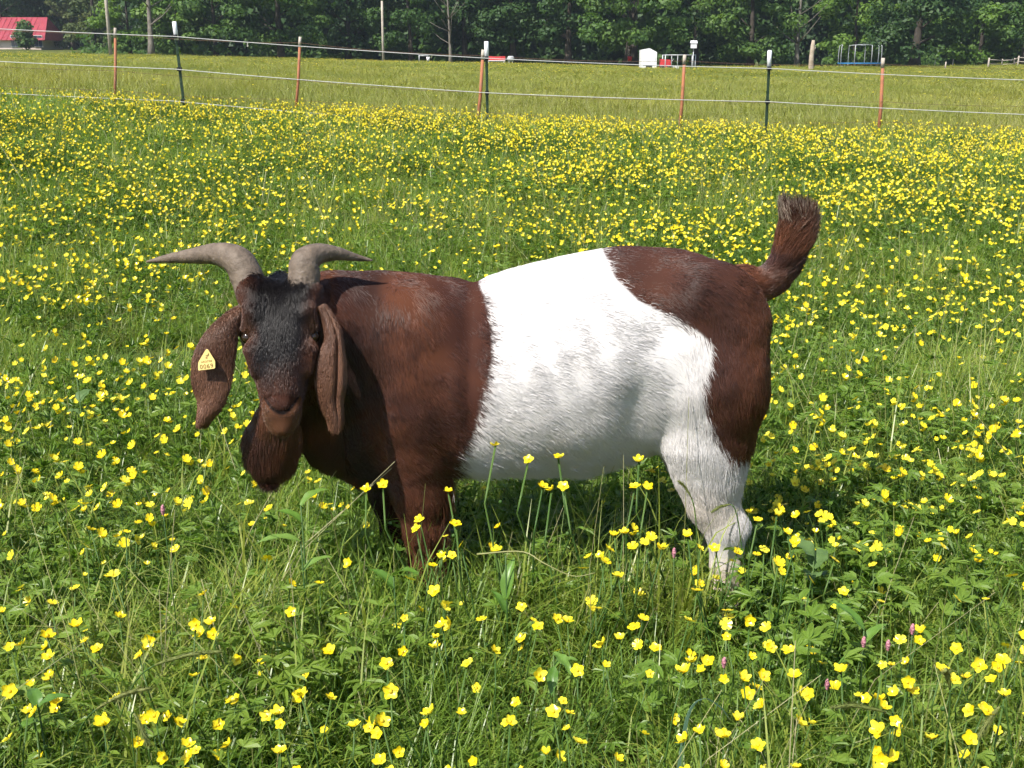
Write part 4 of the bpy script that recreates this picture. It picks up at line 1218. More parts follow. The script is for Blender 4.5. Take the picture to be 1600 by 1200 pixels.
class Tuft:
    """many thin blades and leaves in one mesh (triangles)"""
    def __init__(s): s.v, s.f, s.mi, s.n, s.tint = [], [], [], 0, []
    def strip(s, L, Rr, mi):
        k = len(L)
        s.v += [p for pr in zip(L, Rr) for p in pr]
        for i in range(k - 1):
            a = s.n + 2 * i
            s.f += [(a, a + 1, a + 3), (a, a + 3, a + 2)]; s.mi += [mi, mi]
        s.n += 2 * k
    def poly(s, pts, mi):
        s.v += pts
        for i in range(1, len(pts) - 1):
            s.f.append((s.n, s.n + i, s.n + i + 1)); s.mi.append(mi)
        s.n += len(pts)
    def blade(s, base, th, lean, h, w, mi, curl=0.6, seg=4):
        d = Vector((math.cos(th), math.sin(th), 0)); side = Vector((-math.sin(th), math.cos(th), 0))
        L, Rr = [], []
        for i in range(seg + 1):
            t = i / seg
            ang = lean + curl * t * t
            p = base + d * (h * t * math.sin(ang)) + Vector((0, 0, h * t * math.cos(ang)))
            ww = w * (1 - t) ** 0.7 * (0.55 + 0.45 * min(1, t * 4)) + 0.0002
            L.append(p - side * ww); Rr.append(p + side * ww)
        s.strip(L, Rr, mi)
    def stalk(s, pts, r, mi):
        L1, R1, L2, R2 = [], [], [], []
        for q_, p in enumerate(pts):
            if q_: r = r * .78
            L1.append(p + Vector((-r, 0, 0))); R1.append(p + Vector((r, 0, 0)))
            L2.append(p + Vector((0, -r, 0))); R2.append(p + Vector((0, r, 0)))
        s.strip(L1, R1, mi); s.strip(L2, R2, mi)
    def leaf(s, c, axis, nrm, Ln, w, mi):
        axis = axis.normalized(); side = nrm.cross(axis).normalized(); nr = axis.cross(side)
        s.poly([c, c + axis * Ln * .35 + side * w + nr * w * .3, c + axis * Ln * .75 + side * w * .7 + nr * w * .2, c + axis * Ln - nr * Ln * .1,
                c + axis * Ln * .75 - side * w * .7 + nr * w * .2, c + axis * Ln * .35 - side * w + nr * w * .3], mi)
    def flower(s, c, up, rad, cup, mi_p, mi_c, spin=0.0):
        up = up.normalized(); a = up.cross(Vector((0.3, 1, 0.1))).normalized(); b = up.cross(a)
        for k in range(5):
            th = spin + k * 2 * math.pi / 5
            d = a * math.cos(th) + b * math.sin(th); sd = -a * math.sin(th) + b * math.cos(th)
            e = [c, c + d * rad * .45 + sd * rad * .36 + up * rad * cup * .35, c + d * rad * .9 + sd * rad * .42 + up * rad * cup,
                 c + d * rad * 1.04 + up * rad * cup * .95, c + d * rad * .9 - sd * rad * .42 + up * rad * cup, c + d * rad * .45 - sd * rad * .36 + up * rad * cup * .35]
            s.poly(e, mi_p)
        cc = c + up * rad * .12
        s.poly([cc + (a * math.cos(q) + b * math.sin(q)) * rad * .27 + up * rad * .05 for q in (0, 1.05, 2.1, 3.14, 4.19, 5.24)], mi_c)
    def join(s, o, off, rz, sc, remap):
        c_, s_ = math.cos(rz) * sc, math.sin(rz) * sc
        s.v += [Vector((p.x * c_ - p.y * s_ + off.x, p.x * s_ + p.y * c_ + off.y, p.z * sc)) for p in o.v]
        s.f += [(a + s.n, b + s.n, c + s.n) for a, b, c in o.f]
        s.mi += [remap[k] for k in o.mi]
        s.n += o.n; s.tint += [R_.random()] * o.n
    def mesh(s, name, mats):
        me = mesh_np(name, [tuple(p) for p in s.v], s.f, None, False)
        if len(s.tint) == len(me.vertices):
            ta_ = me.attributes.new("tint", 'FLOAT', 'POINT'); ta_.data.foreach_set("value", np.array(s.tint, np.float32))
        for m_ in mats: me.materials.append(m_)
        me.polygons.foreach_set("material_index", np.array(s.mi[:len(me.polygons)], np.int32))
        return me

R_ = random.Random(5)
def V3(x, y, z): return Vector((x, y, z))
def disc(r):
    a, q = R_.uniform(0, 6.283), r * math.sqrt(R_.random()); return V3(q * math.cos(a), q * math.sin(a), -0.01)

def grass_tuft(n, r, h0, h1, w, curl, lean=0.55, extra_straw=0, mi=0):
    t = Tuft()
    for _ in range(n):
        t.blade(disc(r), R_.uniform(0, 6.283), R_.uniform(0.02, lean), R_.uniform(h0, h1), w * R_.uniform(.6, 1.3), mi, R_.uniform(0.1, curl))
    for _ in range(extra_straw):
        b = disc(r); th = R_.uniform(0, 6.28); h = R_.uniform(h0, h1) * 1.25; le = R_.uniform(.1, .9)
        d = V3(math.cos(th), math.sin(th), 0)
        t.stalk([b, b + d * h * .3 * le + V3(0, 0, h * .5), b + d * h * .8 * le + V3(0, 0, h * .9)], 0.0008, 1)
    return t
def forb_tuft(n, r, h0, h1, size):
    t = Tuft()
    for _ in range(n):
        b = disc(r); th = R_.uniform(0, 6.28); h = R_.uniform(h0, h1)
        d = V3(math.cos(th), math.sin(th), 0)
        top = b + d * h * R_.uniform(.1, .7) + V3(0, 0, h)
        t.stalk([b, b.lerp(top, .5) + V3(0, 0, h * .1), top], 0.0009, 1)
        nrm = V3(R_.uniform(-.5, .5), R_.uniform(-.5, .5), 1).normalized()
        for k in (-1.15, -0.5, 0.0, 0.5, 1.15):
            a = V3(math.cos(th + k), math.sin(th + k), R_.uniform(-.25, .35))
            t.leaf(top, a, nrm, size * R_.uniform(.7, 1.2) * (1.15 - .25 * abs(k)), size * R_.uniform(.10, .20), 0)
    return t
def broad_tuft(n, r, size):
    t = Tuft()
    for _ in range(n):
        b = disc(r); th = R_.uniform(0, 6.28)
        a = V3(math.cos(th), math.sin(th), R_.uniform(.3, 1.4))
        c = b + a.normalized() * R_.uniform(.02, .06)
        t.stalk([b, c], 0.0012, 1)
        t.leaf(c, a, V3(-math.cos(th) * .6, -math.sin(th) * .6, 1), size * R_.uniform(.7, 1.3), size * R_.uniform(.16, .28), 0)
    return t
def straw_tuft(n, r, h0, h1):
    t = Tuft()
    for _ in range(n):
        b = disc(r); th = R_.uniform(0, 6.28); h = R_.uniform(h0, h1); le = R_.uniform(.05, 1.3)
        d = V3(math.cos(th), math.sin(th), 0)
        t.stalk([b, b + d * h * .35 * le + V3(0, 0, h * .5 * (1.2 - .4 * le)), b + d * h * .9 * le + V3(0, 0, h * (1.1 - .45 * le))], R_.uniform(.0005, .0011), 0)
    return t
def weed_plant(nf, h, spread, fr, buds=1):
    """a buttercup with nf flowers, cut leaves on its stem"""
    t = Tuft()
    root = V3(0, 0, -0.01); fork = V3(R_.uniform(-.02, .02), R_.uniform(-.02, .02), h * .55)
    t.stalk([root, root.lerp(fork, .5) + V3(.006, .003, 0), fork], 0.0012, 1)
    for k in range(nf):
        th = R_.uniform(0, 6.28) ; hh = h * R_.uniform(.82, 1.08)
        top = V3(spread * math.cos(th) * R_.uniform(.4, 1), spread * math.sin(th) * R_.uniform(.4, 1), hh)
        t.stalk([fork, fork.lerp(top, .5) + V3(0, 0, .01), top], 0.0009, 1)
        t.flower(top, V3(R_.uniform(-.6, .35), R_.uniform(-.75, .35), 1), fr * R_.uniform(.8, 1.15), R_.uniform(.2, .8), 0, 2, R_.uniform(0, 6))
    for k in range(buds):
        th = R_.uniform(0, 6.28); top = V3(spread * math.cos(th) + .012, spread * math.sin(th), h * R_.uniform(.6, .95))
        t.stalk([fork * .8, top], 0.0008, 1)
        for q in range(4):
            a_ = q * .785; d = V3(math.cos(a_), math.sin(a_), 0) * .0034
            t.poly([top - d, top + V3(0, 0, .004) - d * .9, top + V3(0, 0, .0075), top + V3(0, 0, .004) + d * .9, top + d], 1)
    for k in range(5):
        th = R_.uniform(0, 6.28); z = h * R_.uniform(.15, .75)
        c = root.lerp(fork, min(1, z / fork.z))
        for q in (-.5, 0, .5):
            a = V3(math.cos(th + q), math.sin(th + q), R_.uniform(.2, .9))
            t.leaf(c, a, V3(0, 0, 1), R_.uniform(.03, .055), R_.uniform(.004, .009), 3)
    return t

def scatter(name, label, cat, variants, P, rotz, scl, idx, tilt=0.12):
    """one object of kind stuff: the variants' geometry set out on the points P"""
    me = bpy.data.meshes.new(name)
    n = len(P)
    me.vertices.add(n)
    me.vertices.foreach_set("co", np.asarray(P, np.float32).ravel())
    rot = np.stack([rng.normal(0, tilt, n), rng.normal(0, tilt, n), rotz], 1).astype(np.float32)
    for an, ty, arr, key in (("rot", 'FLOAT_VECTOR', rot, "vector"), ("scl", 'FLOAT_VECTOR', np.asarray(scl, np.float32), "vector"), ("vid", 'INT', np.asarray(idx, np.int32), "value")):
        at_ = me.attributes.new(an, ty, 'POINT'); at_.data.foreach_set(key, arr.ravel())
    o = link(name, me)
    tag(o, label, cat, kind="stuff")
    ng = bpy.data.node_groups.new(name + "_set_out", 'GeometryNodeTree')
    ng.interface.new_socket("Geometry", in_out='INPUT', socket_type='NodeSocketGeometry')
    ng.interface.new_socket("Geometry", in_out='OUTPUT', socket_type='NodeSocketGeometry')
    gi, go = ng.nodes.new("NodeGroupInput"), ng.nodes.new("NodeGroupOutput")
    ip = ng.nodes.new("GeometryNodeInstanceOnPoints")
    jn = ng.nodes.new("GeometryNodeJoinGeometry")
    for vme in reversed(variants):
        src = bpy.data.objects.new(vme.name, vme)
        oi = ng.nodes.new("GeometryNodeObjectInfo"); oi.inputs["Object"].default_value = src
        oi.inputs["As Instance"].default_value = False
        gti = ng.nodes.new("GeometryNodeGeometryToInstance")
        ng.links.new(oi.outputs["Geometry"], gti.inputs[0]); ng.links.new(gti.outputs[0], jn.inputs[0])
    def attr(nm, ty):
        a = ng.nodes.new("GeometryNodeInputNamedAttribute"); a.data_type = ty; a.inputs["Name"].default_value = nm
        return a.outputs["Attribute"]
    ng.links.new(gi.outputs[0], ip.inputs["Points"]); ng.links.new(jn.outputs[0], ip.inputs["Instance"])
    ip.inputs["Pick Instance"].default_value = True
    ng.links.new(attr("vid", 'INT'), ip.inputs["Instance Index"])
    e2r = ng.nodes.new("FunctionNodeEulerToRotation")
    ng.links.new(attr("rot", 'FLOAT_VECTOR'), e2r.inputs[0]); ng.links.new(e2r.outputs[0], ip.inputs["Rotation"])
    ng.links.new(attr("scl", 'FLOAT_VECTOR'), ip.inputs["Scale"])
    ng.links.new(ip.outputs[0], go.inputs[0])
    md = o.modifiers.new("set_out", 'NODES'); md.node_group = ng
    return o

def field(y0, y1, dens, spread=0.80, margin=1.6):
    """random ground points between two distances"""
    w1 = spread * y1 + margin
    n = int(2 * w1 * (y1 - y0) * dens)
    x, y = rng.uniform(-w1, w1, n), rng.uniform(y0, y1, n)
    k = np.abs(x) < spread * y + margin
    return x[k], y[k]

# ---- worn, drier ground behind the goat's back
def worn(x, y):
    a = np.exp(-(((x + 0.75) / 1.0) ** 2 + ((y - 5.2) / 0.7) ** 2)) + 0.8 * np.exp(-(((x - 0.1) / 0.7) ** 2 + ((y - 4.7) / 0.45) ** 2)) + 0.7 * np.exp(-(((x + 0.2) / 1.2) ** 2 + ((y - 7.0) / 0.6) ** 2))
    return np.clip(a, 0, 1)

ALLM = [m_gA, m_gB, m_leafB, m_straw, m_stem]
KINDS_ = [  # how to grow one tuft, and its materials
    (lambda: grass_tuft(56, .08, .07, .18, .0014, 1.0, .6, 0), (0, 3)),
    (lambda: grass_tuft(48, .08, .08, .20, .0017, 1.2, .7, 1), (0, 3)),
    (lambda: grass_tuft(40, .08, .06, .17, .0019, 1.4, .8, 1), (1, 3)),
    (lambda: forb_tuft(16, .085, .04, .16, .026), (2, 4)),
    (lambda: forb_tuft(18, .085, .03, .13, .020), (2, 4)),
    (lambda: broad_tuft(10, .06, .060), (2, 4)),
    (lambda: straw_tuft(7, .09, .10, .24), (3,)),
    (lambda: grass_tuft(16, .05, .16, .30, .0022, .9, .35, 1), (1, 3)),
]
POOL = [[g() for _ in range(3)] for g, _ in KINDS_]
def patch_mesh(weights, n=12, rad=.19):
    t = Tuft()
    for _ in range(n):
        k = R_.choices(range(8), weights)[0]
        t.join(R_.choice(POOL[k]), disc(rad) + V3(0, 0, .01), R_.uniform(0, 6.28), R_.uniform(.7, 1.25), KINDS_[k][1])
    return t.mesh("grass_patch", ALLM)
MIX = [[.34, .30, .14, .10, .06, .01, .02, .03], [.42, .32, .12, .06, .04, .01, .02, .02], [.20, .22, .32, .08, .06, .01, .05, .06],
       [.24, .22, .12, .20, .15, .03, .01, .03], [.12, .14, .22, .02, .02, 0, .40, .04]]
V_near = [patch_mesh(MIX[k // 2]) for k in range(8)] + [patch_mesh(MIX[4]) for _ in range(2)]
x1, y1 = field(0.7, 4.2, 46, .80, .9)
x2, y2 = field(4.2, 9.0, 28)
x3, y3 = field(9.0, 15.2, 17)
x, y = np.concatenate([x1, x2, x3]), np.concatenate([y1, y2, y3])
n = len(x)
w_ = worn(x, y); pt = patch(x, y, 2.1, .7) + rng.normal(0, .18, n)
vid = np.clip((pt * 8).astype(int), 0, 7)
yel = rng.random(n) < np.interp(y, [2.2, 3.5, 15], [.12, .5, .6])
vid = np.where(yel, rng.integers(4, 6, n), vid)
dry = rng.random(n) < .6 * w_ + .01
vid = np.where(dry, rng.integers(8, 10, n), vid)
s_ = rng.uniform(.75, 1.2, n) * (1 - .35 * w_) * (1 + .3 * (patch(x, y, .9, 1.4) - .5)) * np.where(y > 6, 1.15, 1) * np.where(y > 9, 1.2, 1)
# kept short where the goat stands
gsh = np.exp(-(((x - .10) / .60) ** 2 + ((y - 2.20) / .30) ** 2)); s_z = 1 - .30 * gsh * (x > .22) + .45 * np.exp(-(((x + .04) / .28) ** 2 + ((y - 2.02) / .14) ** 2))
s_z *= np.where(y < 1.35, .75, 1)
scatter("grass", "thick green meadow grass and small leafy weeds around the goat", "grass", V_near,
        np.stack([x, y, ground_np(x, y)], 1), rng.uniform(0, 6.283, n), np.stack([s_, s_, s_ * s_z * rng.uniform(.85, 1.15, n)], 1), vid, .08)

# ---- longer, yellower grass beyond the fence
FPOOL = [grass_tuft(50, .16, .14, .34, .0045, .9, .5, 4), grass_tuft(50, .18, .10, .30, .005, 1.2, .6, 2), grass_tuft(36, .15, .18, .40, .0045, .8, .4, 6)]
V_far = []
for _ in range(5):
    t = Tuft()
    for _k in range(9): t.join(R_.choice(FPOOL), disc(.42) + V3(0, 0, .01), R_.uniform(0, 6.28), R_.uniform(.75, 1.2), (0, 1))
    V_far.append(t.mesh("far_patch", [m_farG, m_straw]))
x1, y1 = field(15.2, 26, 8, .85, 2)
x2, y2 = field(26, 48, 2.8, .85, 2)
x3, y3 = field(48, 100, 1.1, .85, 2)
x, y = np.concatenate([x1, x2, x3]), np.concatenate([y1, y2, y3])
k = ~((np.abs(y - (60 + 3 * np.sin((x + 60) / 1.2 * .09) + (x + 60) / 1.2 * .25)) < 1.6) & (x < -13))
x, y = x[k], y[k]; n = len(x)
s_ = np.interp(y, [15, 26, 48, 100], [.9, 1.15, 1.6, 2.4]) * rng.uniform(.8, 1.25, n)
zs = np.interp(y, [15, 26, 48, 100], [.95, .9, .8, .7]) * rng.uniform(.8, 1.2, n)
scatter("far_grass", "long yellow-green grass of the open field beyond the fences", "grass", V_far,
        np.stack([x, y, ground_np(x, y)], 1), rng.uniform(0, 6.283, n), np.stack([s_, s_, zs], 1), rng.integers(0, 5, n), .06)

# ---- buttercups: the 300 that show largest stand alone, the rest are one mass
def flower_density(x, y):
    flat = np.clip((2.6 - y) / .6, 0, 1)
    d = 185 * (.25 + 1.5 * patch(x, y, 2.6, .2) ** 1.6) * (.6 + .8 * patch(x, y, .8, 1.1)) * (1 - flat) + flat * 225 * (.65 + .6 * patch(x, y, 5.0, .4))
    d *= 1 - .8 * worn(x, y)
    d *= np.interp(y, [0, 2.0, 2.6, 6, 9, 12, 15], [1.3, 1.3, 1.7, 1.65, 1.6, 1.65, 1.75])
    d *= 1 - .55 * np.exp(-(((x + .15) / .5) ** 2 + ((y - 2.0) / .18) ** 2))
    return d
x, y = field(.85, 14.9, 1100, .80, 1.2)
k = rng.random(len(x)) < flower_density(x, y) / 1100
x, y = x[k], y[k]
# not inside the goat
gx0 = (x > -.30) & (x < .50) & (np.abs(y - 2.30) < .20)
hx0 = (x > -.55) & (x < -.25) & (np.abs(y - 2.10) < .17)
k = ~(gx0 | hx0); x, y = x[k], y[k]
hgt = rng.uniform(.13, .27, len(x)) * np.interp(y, [0, 5, 9, 14], [1, 1.1, 1.2, 1.35]) * (1 - .3 * worn(x, y))
z = ground_np(x, y)
fz = z + hgt
Zc = y * CP - (fz - CAM_H) * SP
U_ = 800 + 1800 * x / Zc; V_ = 600 - 1800 * ((fz - CAM_H) * CP + y * SP) / Zc
inview = (U_ > -12) & (U_ < 1612) & (V_ > 0) & (V_ < 1210)
near = np.where(inview, Zc, 1e9)
order = np.argsort(near)
first = order[:269]
# ---- single buttercups
def petal_mesh(rad, cup, twist):
    vs_, fs = [], []
    nu, nv_ = 5, 4
    for i in range(nu + 1):
        t = i / nu
        w = rad * .46 * math.sin(math.pi * (.10 + .72 * t ** .8)) * (1.0 if t < .98 else .75)
        for j in range(nv_ + 1):
            c = 2 * j / nv_ - 1
            r = rad * (t * 1.02 - .06 * c * c * t)
            zz = rad * cup * (t ** 1.6) + rad * .10 * c * c * t + twist * rad * .05 * c * t
            vs_.append((r, w * c, zz))
    for i in range(nu):
        for j in range(nv_):
            a = i * (nv_ + 1) + j; fs.append((a, a + 1, a + nv_ + 2, a + nv_ + 1))
    return mesh_np("petal", vs_, fs, m_petal)
PETALS = [petal_mesh(.0125, c, t) for c, t in ((.18, 1), (.34, -1), (.5, 1), (.75, -1))]
def corolla_mesh(k):
    t = Tuft(); t.flower(V3(0, 0, 0), V3(0, 0, 1), .0125, (.16, .3, .48)[k], 0, 1, k * .4)
    return t.mesh("flower", [m_petal, m_centre])
COROLLA = [corolla_mesh(k) for k in range(3)]
mb = MB(); mb.tube([(0, 0, -.0012), (0, 0, .0012), (0, 0, .0032), (0, 0, .0044)], [.0012, .0034, .0030, .0010], 9); CENTRE = mb.mesh("flower_centre", m_centre, True)
STEMS = []
for k in range(6):
    mb = MB(); a = k * 1.9
    mb.tube([(.045 * math.cos(a), .045 * math.sin(a), -.03), (.030 * math.cos(a) + .008, .026 * math.sin(a), .35), (.008 * math.cos(a + .5), .010, .72), (0, 0, 1.0)], [.0014, .0013, .0011, .0010], 5)
    STEMS.append(mb.mesh("stem", m_stem, True))
mb = MB(); mb.tube([(0, 0, 0), (0, 0, .003), (0, 0, .007), (0, 0, .0095)], [.0012, .0040, .0038, .0012], 8); BUD = mb.mesh("bud", m_stem, True)
def cut_leaf():
    t = Tuft()
    for q in (-.9, -.35, .35, .9):
        a = V3(math.cos(q), math.sin(q), .5); t.leaf(V3(0, 0, 0), a, V3(0, 0, 1), .045, .006, 0)
    return t.mesh("leaf", [m_leafB])
LEAFM = cut_leaf()

def buttercup_label(x, y, h):
    """which buttercups: told apart by what they grow beside"""
    if y > 1.86 and -.12 < x < .26: return "yellow buttercup in the grass just in front of the goat's white belly", "buttercups before the goat's belly"
    if y > 1.78 and .26 <= x < .62: return "yellow buttercup standing around the goat's white hind leg", "buttercups around the goat's hind leg"
    if y > 1.86 and -.30 < x <= -.12: return "yellow buttercup in the grass before the goat's brown front leg", "buttercups before the goat's front leg"
    if y > 1.70 and x <= -.30: return "yellow buttercup growing under and beyond the goat's hanging beard", "buttercups on the beard side of the goat"
    if y > 1.70: return "yellow buttercup in the open grass behind the goat's brown rump", "buttercups on the rump side of the goat"
    if x > .30: return "big yellow buttercup in the foreground grass around the pink knotweed spikes", "foreground buttercups near the knotweed"
    if x < -.38: return "big yellow buttercup in the foreground grass around the long pale foxtails", "foreground buttercups near the foxtails"
    return "big yellow buttercup in the foreground grass between the foxtails and the knotweed", "foreground buttercups below the goat"
def buttercup(x, y, z, h, size, tx, ty, petals, k):
    t = empty("buttercup", (x, y, z))
    lb, gr = buttercup_label(x, y, h); tag(t, lb, "flower", gr)
    st = link("stem", STEMS[k % 6], t); st.scale = (h / .22 + .1, h / .22 + .1, h); st.rotation_euler = (0, 0, R_.uniform(0, 6.28))
    if petals:
        fl = link("flower_centre", CENTRE, t, (0, 0, h), (tx, ty, 0), (size,) * 3)
        sp = R_.uniform(0, 6.28); pm = R_.randrange(4)
        for q in range(5):
            pe = link("petal", PETALS[pm if R_.random() < .7 else (pm + 1) % 4], fl)
            pe.rotation_euler = (R_.uniform(-.12, .12), R_.uniform(-.15, .15), sp + q * 2 * math.pi / 5 + R_.uniform(-.1, .1))
    else:
        link("flower", COROLLA[k % 3], t, (0, 0, h), (tx, ty, R_.uniform(0, 6)), (size,) * 3)
    if k % 5 == 0:
        b = link("bud", BUD, t, (.008, .004, h * .72), (.5, .3, 0))
    return t
cnt = 0
for k in first:
    d = float(Zc[k])
    buttercup(float(x[k]), float(y[k]), float(z[k]), float(hgt[k]), R_.choice((.58, .70, .80, .86, .93)) * R_.uniform(.93, 1.07), R_.gauss(.26, .36), R_.gauss(-.14, .36), cnt < 190, cnt)
    cnt += 1
# flowers that stand up in front of the goat's belly and legs
FRONT = [(774, 696, 2.02), (826, 718, 2.0), (872, 714, 2.01), (862, 765, 1.97), (998, 720, 2.0), (992, 760, 1.97), (1012, 762, 1.97),
         (1074, 836, 1.93), (1093, 856, 1.92), (1118, 858, 1.92), (1152, 862, 1.92), (1184, 812, 1.96), (1214, 803, 1.97), (1230, 832, 1.95), (1243, 848, 1.94), 
         (700, 768, 2.0), (655, 812, 1.97), (650, 826, 1.96), (712, 818, 1.96), (598, 758, 2.0), (572, 764, 2.0), (690, 868, 1.93), (706, 868, 1.93), (545, 882, 1.9), (938, 868, 1.92), (952, 858, 1.92), (975, 832, 1.94), (960, 836, 1.94), (1035, 858, 1.92), (848, 760, 1.98), (880, 760, 1.98)]
for k, (u, v, Y) in enumerate(FRONT):
    Y += .065 if v < 770 else 0.0
    q = at(u, v, Y); g0 = gz(q.x, Y)
    buttercup(q.x, Y, g0, q.z - g0, R_.uniform(.7, .95), R_.gauss(.28, .34), R_.gauss(-.12, .34), True, k + 500)
rest = np.ones(len(x), bool); rest[first] = False
x, y, z, hgt = x[rest], y[rest], z[rest], hgt[rest]; n = len(x)
V_b = [weed_plant(*q).mesh("buttercup_plant", [m_petal, m_stem, m_centre, m_leafB]) for q in
       ((1, .22, .012, .0122, 1), (2, .22, .03, .0112, 1), (1, .22, .016, .0122, 2), (3, .22, .04, .0112, 1), (0, .20, .02, .01, 3), (1, .22, .02, .0085, 2), (2, .21, .035, .010, 2), (1, .22, .01, .0125, 0))]
sz = rng.uniform(.58, .92, n)
vid = (rng.random(n)[:, None] > np.cumsum([.2, .14, .14, .08, .12, .12, .08, .12])[None, :]).sum(1).clip(0, 7)
scatter("buttercups", "dense spread of small yellow buttercups running back to the fence", "flowers", V_b,
        np.stack([x, y, z], 1), rng.uniform(-.8, .8, n), np.stack([sz, sz, hgt / .22], 1), vid, .1)
# thin scatter of yellow in the far field
xf_, yf_ = field(15.5, 95, 5.0, .85, 2)
k = rng.random(len(xf_)) < np.clip(.05 + .9 * np.clip((yf_ - 40) / 45, 0, 1) * patch(xf_, yf_, .12, .6), 0, 1)
xf_, yf_ = xf_[k], yf_[k]; n = len(xf_)
sz = np.interp(yf_, [15, 40, 95], [1, 1.6, 2.6])
scatter("far_buttercups", "thin yellow haze of buttercups in the field beyond the fences", "flowers", V_b,
        np.stack([xf_, yf_, ground_np(xf_, yf_)], 1), rng.uniform(0, 6.283, n), np.stack([sz, sz, np.full(n, 1.25)], 1), rng.integers(0, 8, n), .1)

# ---- foxtail grass heads
m_fox = leaf_mat("foxtail_green", [(0, (0.13, 0.165, 0.04)), (1, (0.24, 0.26, 0.09))], .6, .2, .3)
def foxtail(label, pts, r):
    P = spline(pts, 26)
    t = empty("foxtail_grass", P[0] - Vector((0, 0, .0))); tag(t, label, "grass", "foxtail grasses rising from the meadow")
    o = P[0].copy()
    cutk = 15
    mb = MB(); mb.tube([p - o for p in P[:cutk + 1]], [.0012] * (cutk + 1), 5); mb.build("stalk", m_stem, t, True)
    tf = Tuft()
    for k in range(cutk, 25):
        a, b2 = P[k] - o, P[k + 1] - o; ax = (b2 - a).normalized()
        w = r * math.sin(math.pi * ((k - cutk + .6) / 11)) ** .5
        for q in range(34):
            d = Vector((R_.gauss(0, 1), R_.gauss(0, 1), R_.gauss(0, 1))); d = (d - ax * d.dot(ax)).normalized()
            c = a.lerp(b2, R_.random()) + d * w * .25
            e = c + d * w * 1.0 + ax * w * R_.uniform(.6, 1.6)
            s2 = ax.cross(d) * .0006
            tf.poly([c - s2, c + s2, e], 0)
    tf2 = tf.mesh("bristles", [m_fox])
    hb = MB(); hb.tube([p - o for p in P[cutk:26]], [.35 * r * math.sin(math.pi * (k + .6) / 12) ** .5 + .0004 for k in range(11)], 7)
    hd_ = hb.build("seed_head", m_fox, t, True)
    br = link("bristles", tf2, hd_); br["kind"] = "stuff"
def fx(lab, u0, v0, u1, v1, u2, v2, Y, r=.0042):
    b = at(u0, v0, Y); b.z = gz(b.x, Y) - .01
    m1, e = at(u1, v1, Y), at(u2, v2, Y)
    foxtail(lab, [b, b.lerp(m1, .6), m1, m1.lerp(e, .55) + Vector((0, 0, .012)), e], r)
fx("dark foxtail head arched across the goat's white hind hock", 1190, 1000, 1150, 800, 1112, 800, 2.0, .0042)
fx("dark upright foxtail head beside the goat's white hind leg", 1100, 1000, 1086, 800, 1060, 752, 2.01, .0042)
fx("long pale foxtail bending over toward the goat's brown beard", 90, 1190, 215, 1060, 345, 1018, 1.50, .0075)
fx("pale foxtail lying lowest beneath the other bending foxtail", 40, 1215, 130, 1130, 235, 1075, 1.45, .0070)
fx("drooping dark foxtail with a short hooked tip", 210, 1230, 205, 1120, 232, 1165, 1.38, .0060)
fx("thick green foxtail leaning over pink knotweed spikes", 1330, 1230, 1400, 1130, 1300, 1105, 1.42, .0060)
fx("tall dark foxtail standing straight near the pale bent blade", 1480, 1240, 1484, 1100, 1478, 1050, 1.40, .0065)
fx("broad green foxtail bending sideways among low clover leaves", 1640, 1200, 1570, 1110, 1530, 1150, 1.40, .0065)

# ---- pink knotweed spikes
m_pink = mottled("knotweed_pink", (0.30, 0.08, 0.13), (0.52, 0.27, 0.30), 500, .7, .2)
def knotweed(u, v, Y):
    q = at(u, v, Y); g0 = gz(q.x, Y); h = q.z - g0
    t = empty("knotweed", (q.x, Y, g0)); tag(t, "tiny pink knotweed spike on a thin stem low in the grass", "flower", "pink knotweed spikes in the near grass")
    mb = MB(); mb.tube([(.01, 0, -.01), (.004, .003, h * .6), (0, 0, h)], [.001, .001, .0009], 5); mb.build("stem", m_stem, t, True)
    mb = MB()
    pts = [(.0006 * math.sin(k * 2.4), .0006 * math.cos(k * 1.9), h - .002 + .0012 * k) for k in range(16)]
    mb.tube(pts, [.0012 + .0030 * math.sin(math.pi * (k + .5) / 17) * (1.0 if k % 2 else .62) for k in range(16)], 7); mb.build("spike", m_pink, t, True)
for u, v in ((1131, 1042), (1349, 1010), (1387, 1015), (1425, 990), (1053, 870), (255, 803), (1292, 1076)):
    knotweed(u, v, 1.62 if v > 950 else 1.85)

# ---- broad-leaved weeds
m_broad = leaf_mat("broad_leaves", [(0, (0.080, 0.17, 0.026)), (.5, (0.115, 0.22, 0.034)), (1, (0.15, 0.25, 0.05))], .38, .45, .3)
m_dock = leaf_mat("dull_leaves", [(0, (0.07, 0.13, 0.04)), (1, (0.11, 0.18, 0.055))], .6, .3, .25)
def big_leaf(L, w, mat, wave):
    vs_, fs = [], []; nu, nv_ = 10, 6
    for i in range(nu + 1):
        t = i / nu; ww = w * math.sin(math.pi * (.06 + .93 * t ** .85)) ** .8
        for j in range(nv_ + 1):
            c = 2 * j / nv_ - 1
            vs_.append((L * t, ww * c, L * (.10 * math.sin(t * 2.6) - .22 * t * t) + abs(c) * ww * .35 + wave * math.sin(t * 14 + c * 2) * abs(c)))
    for i in range(nu):
        for j in range(nv_):
            a = i * (nv_ + 1) + j; fs.append((a, a + 1, a + nv_ + 2, a + nv_ + 1))
    return mesh_np("leaf", vs_, fs, mat)
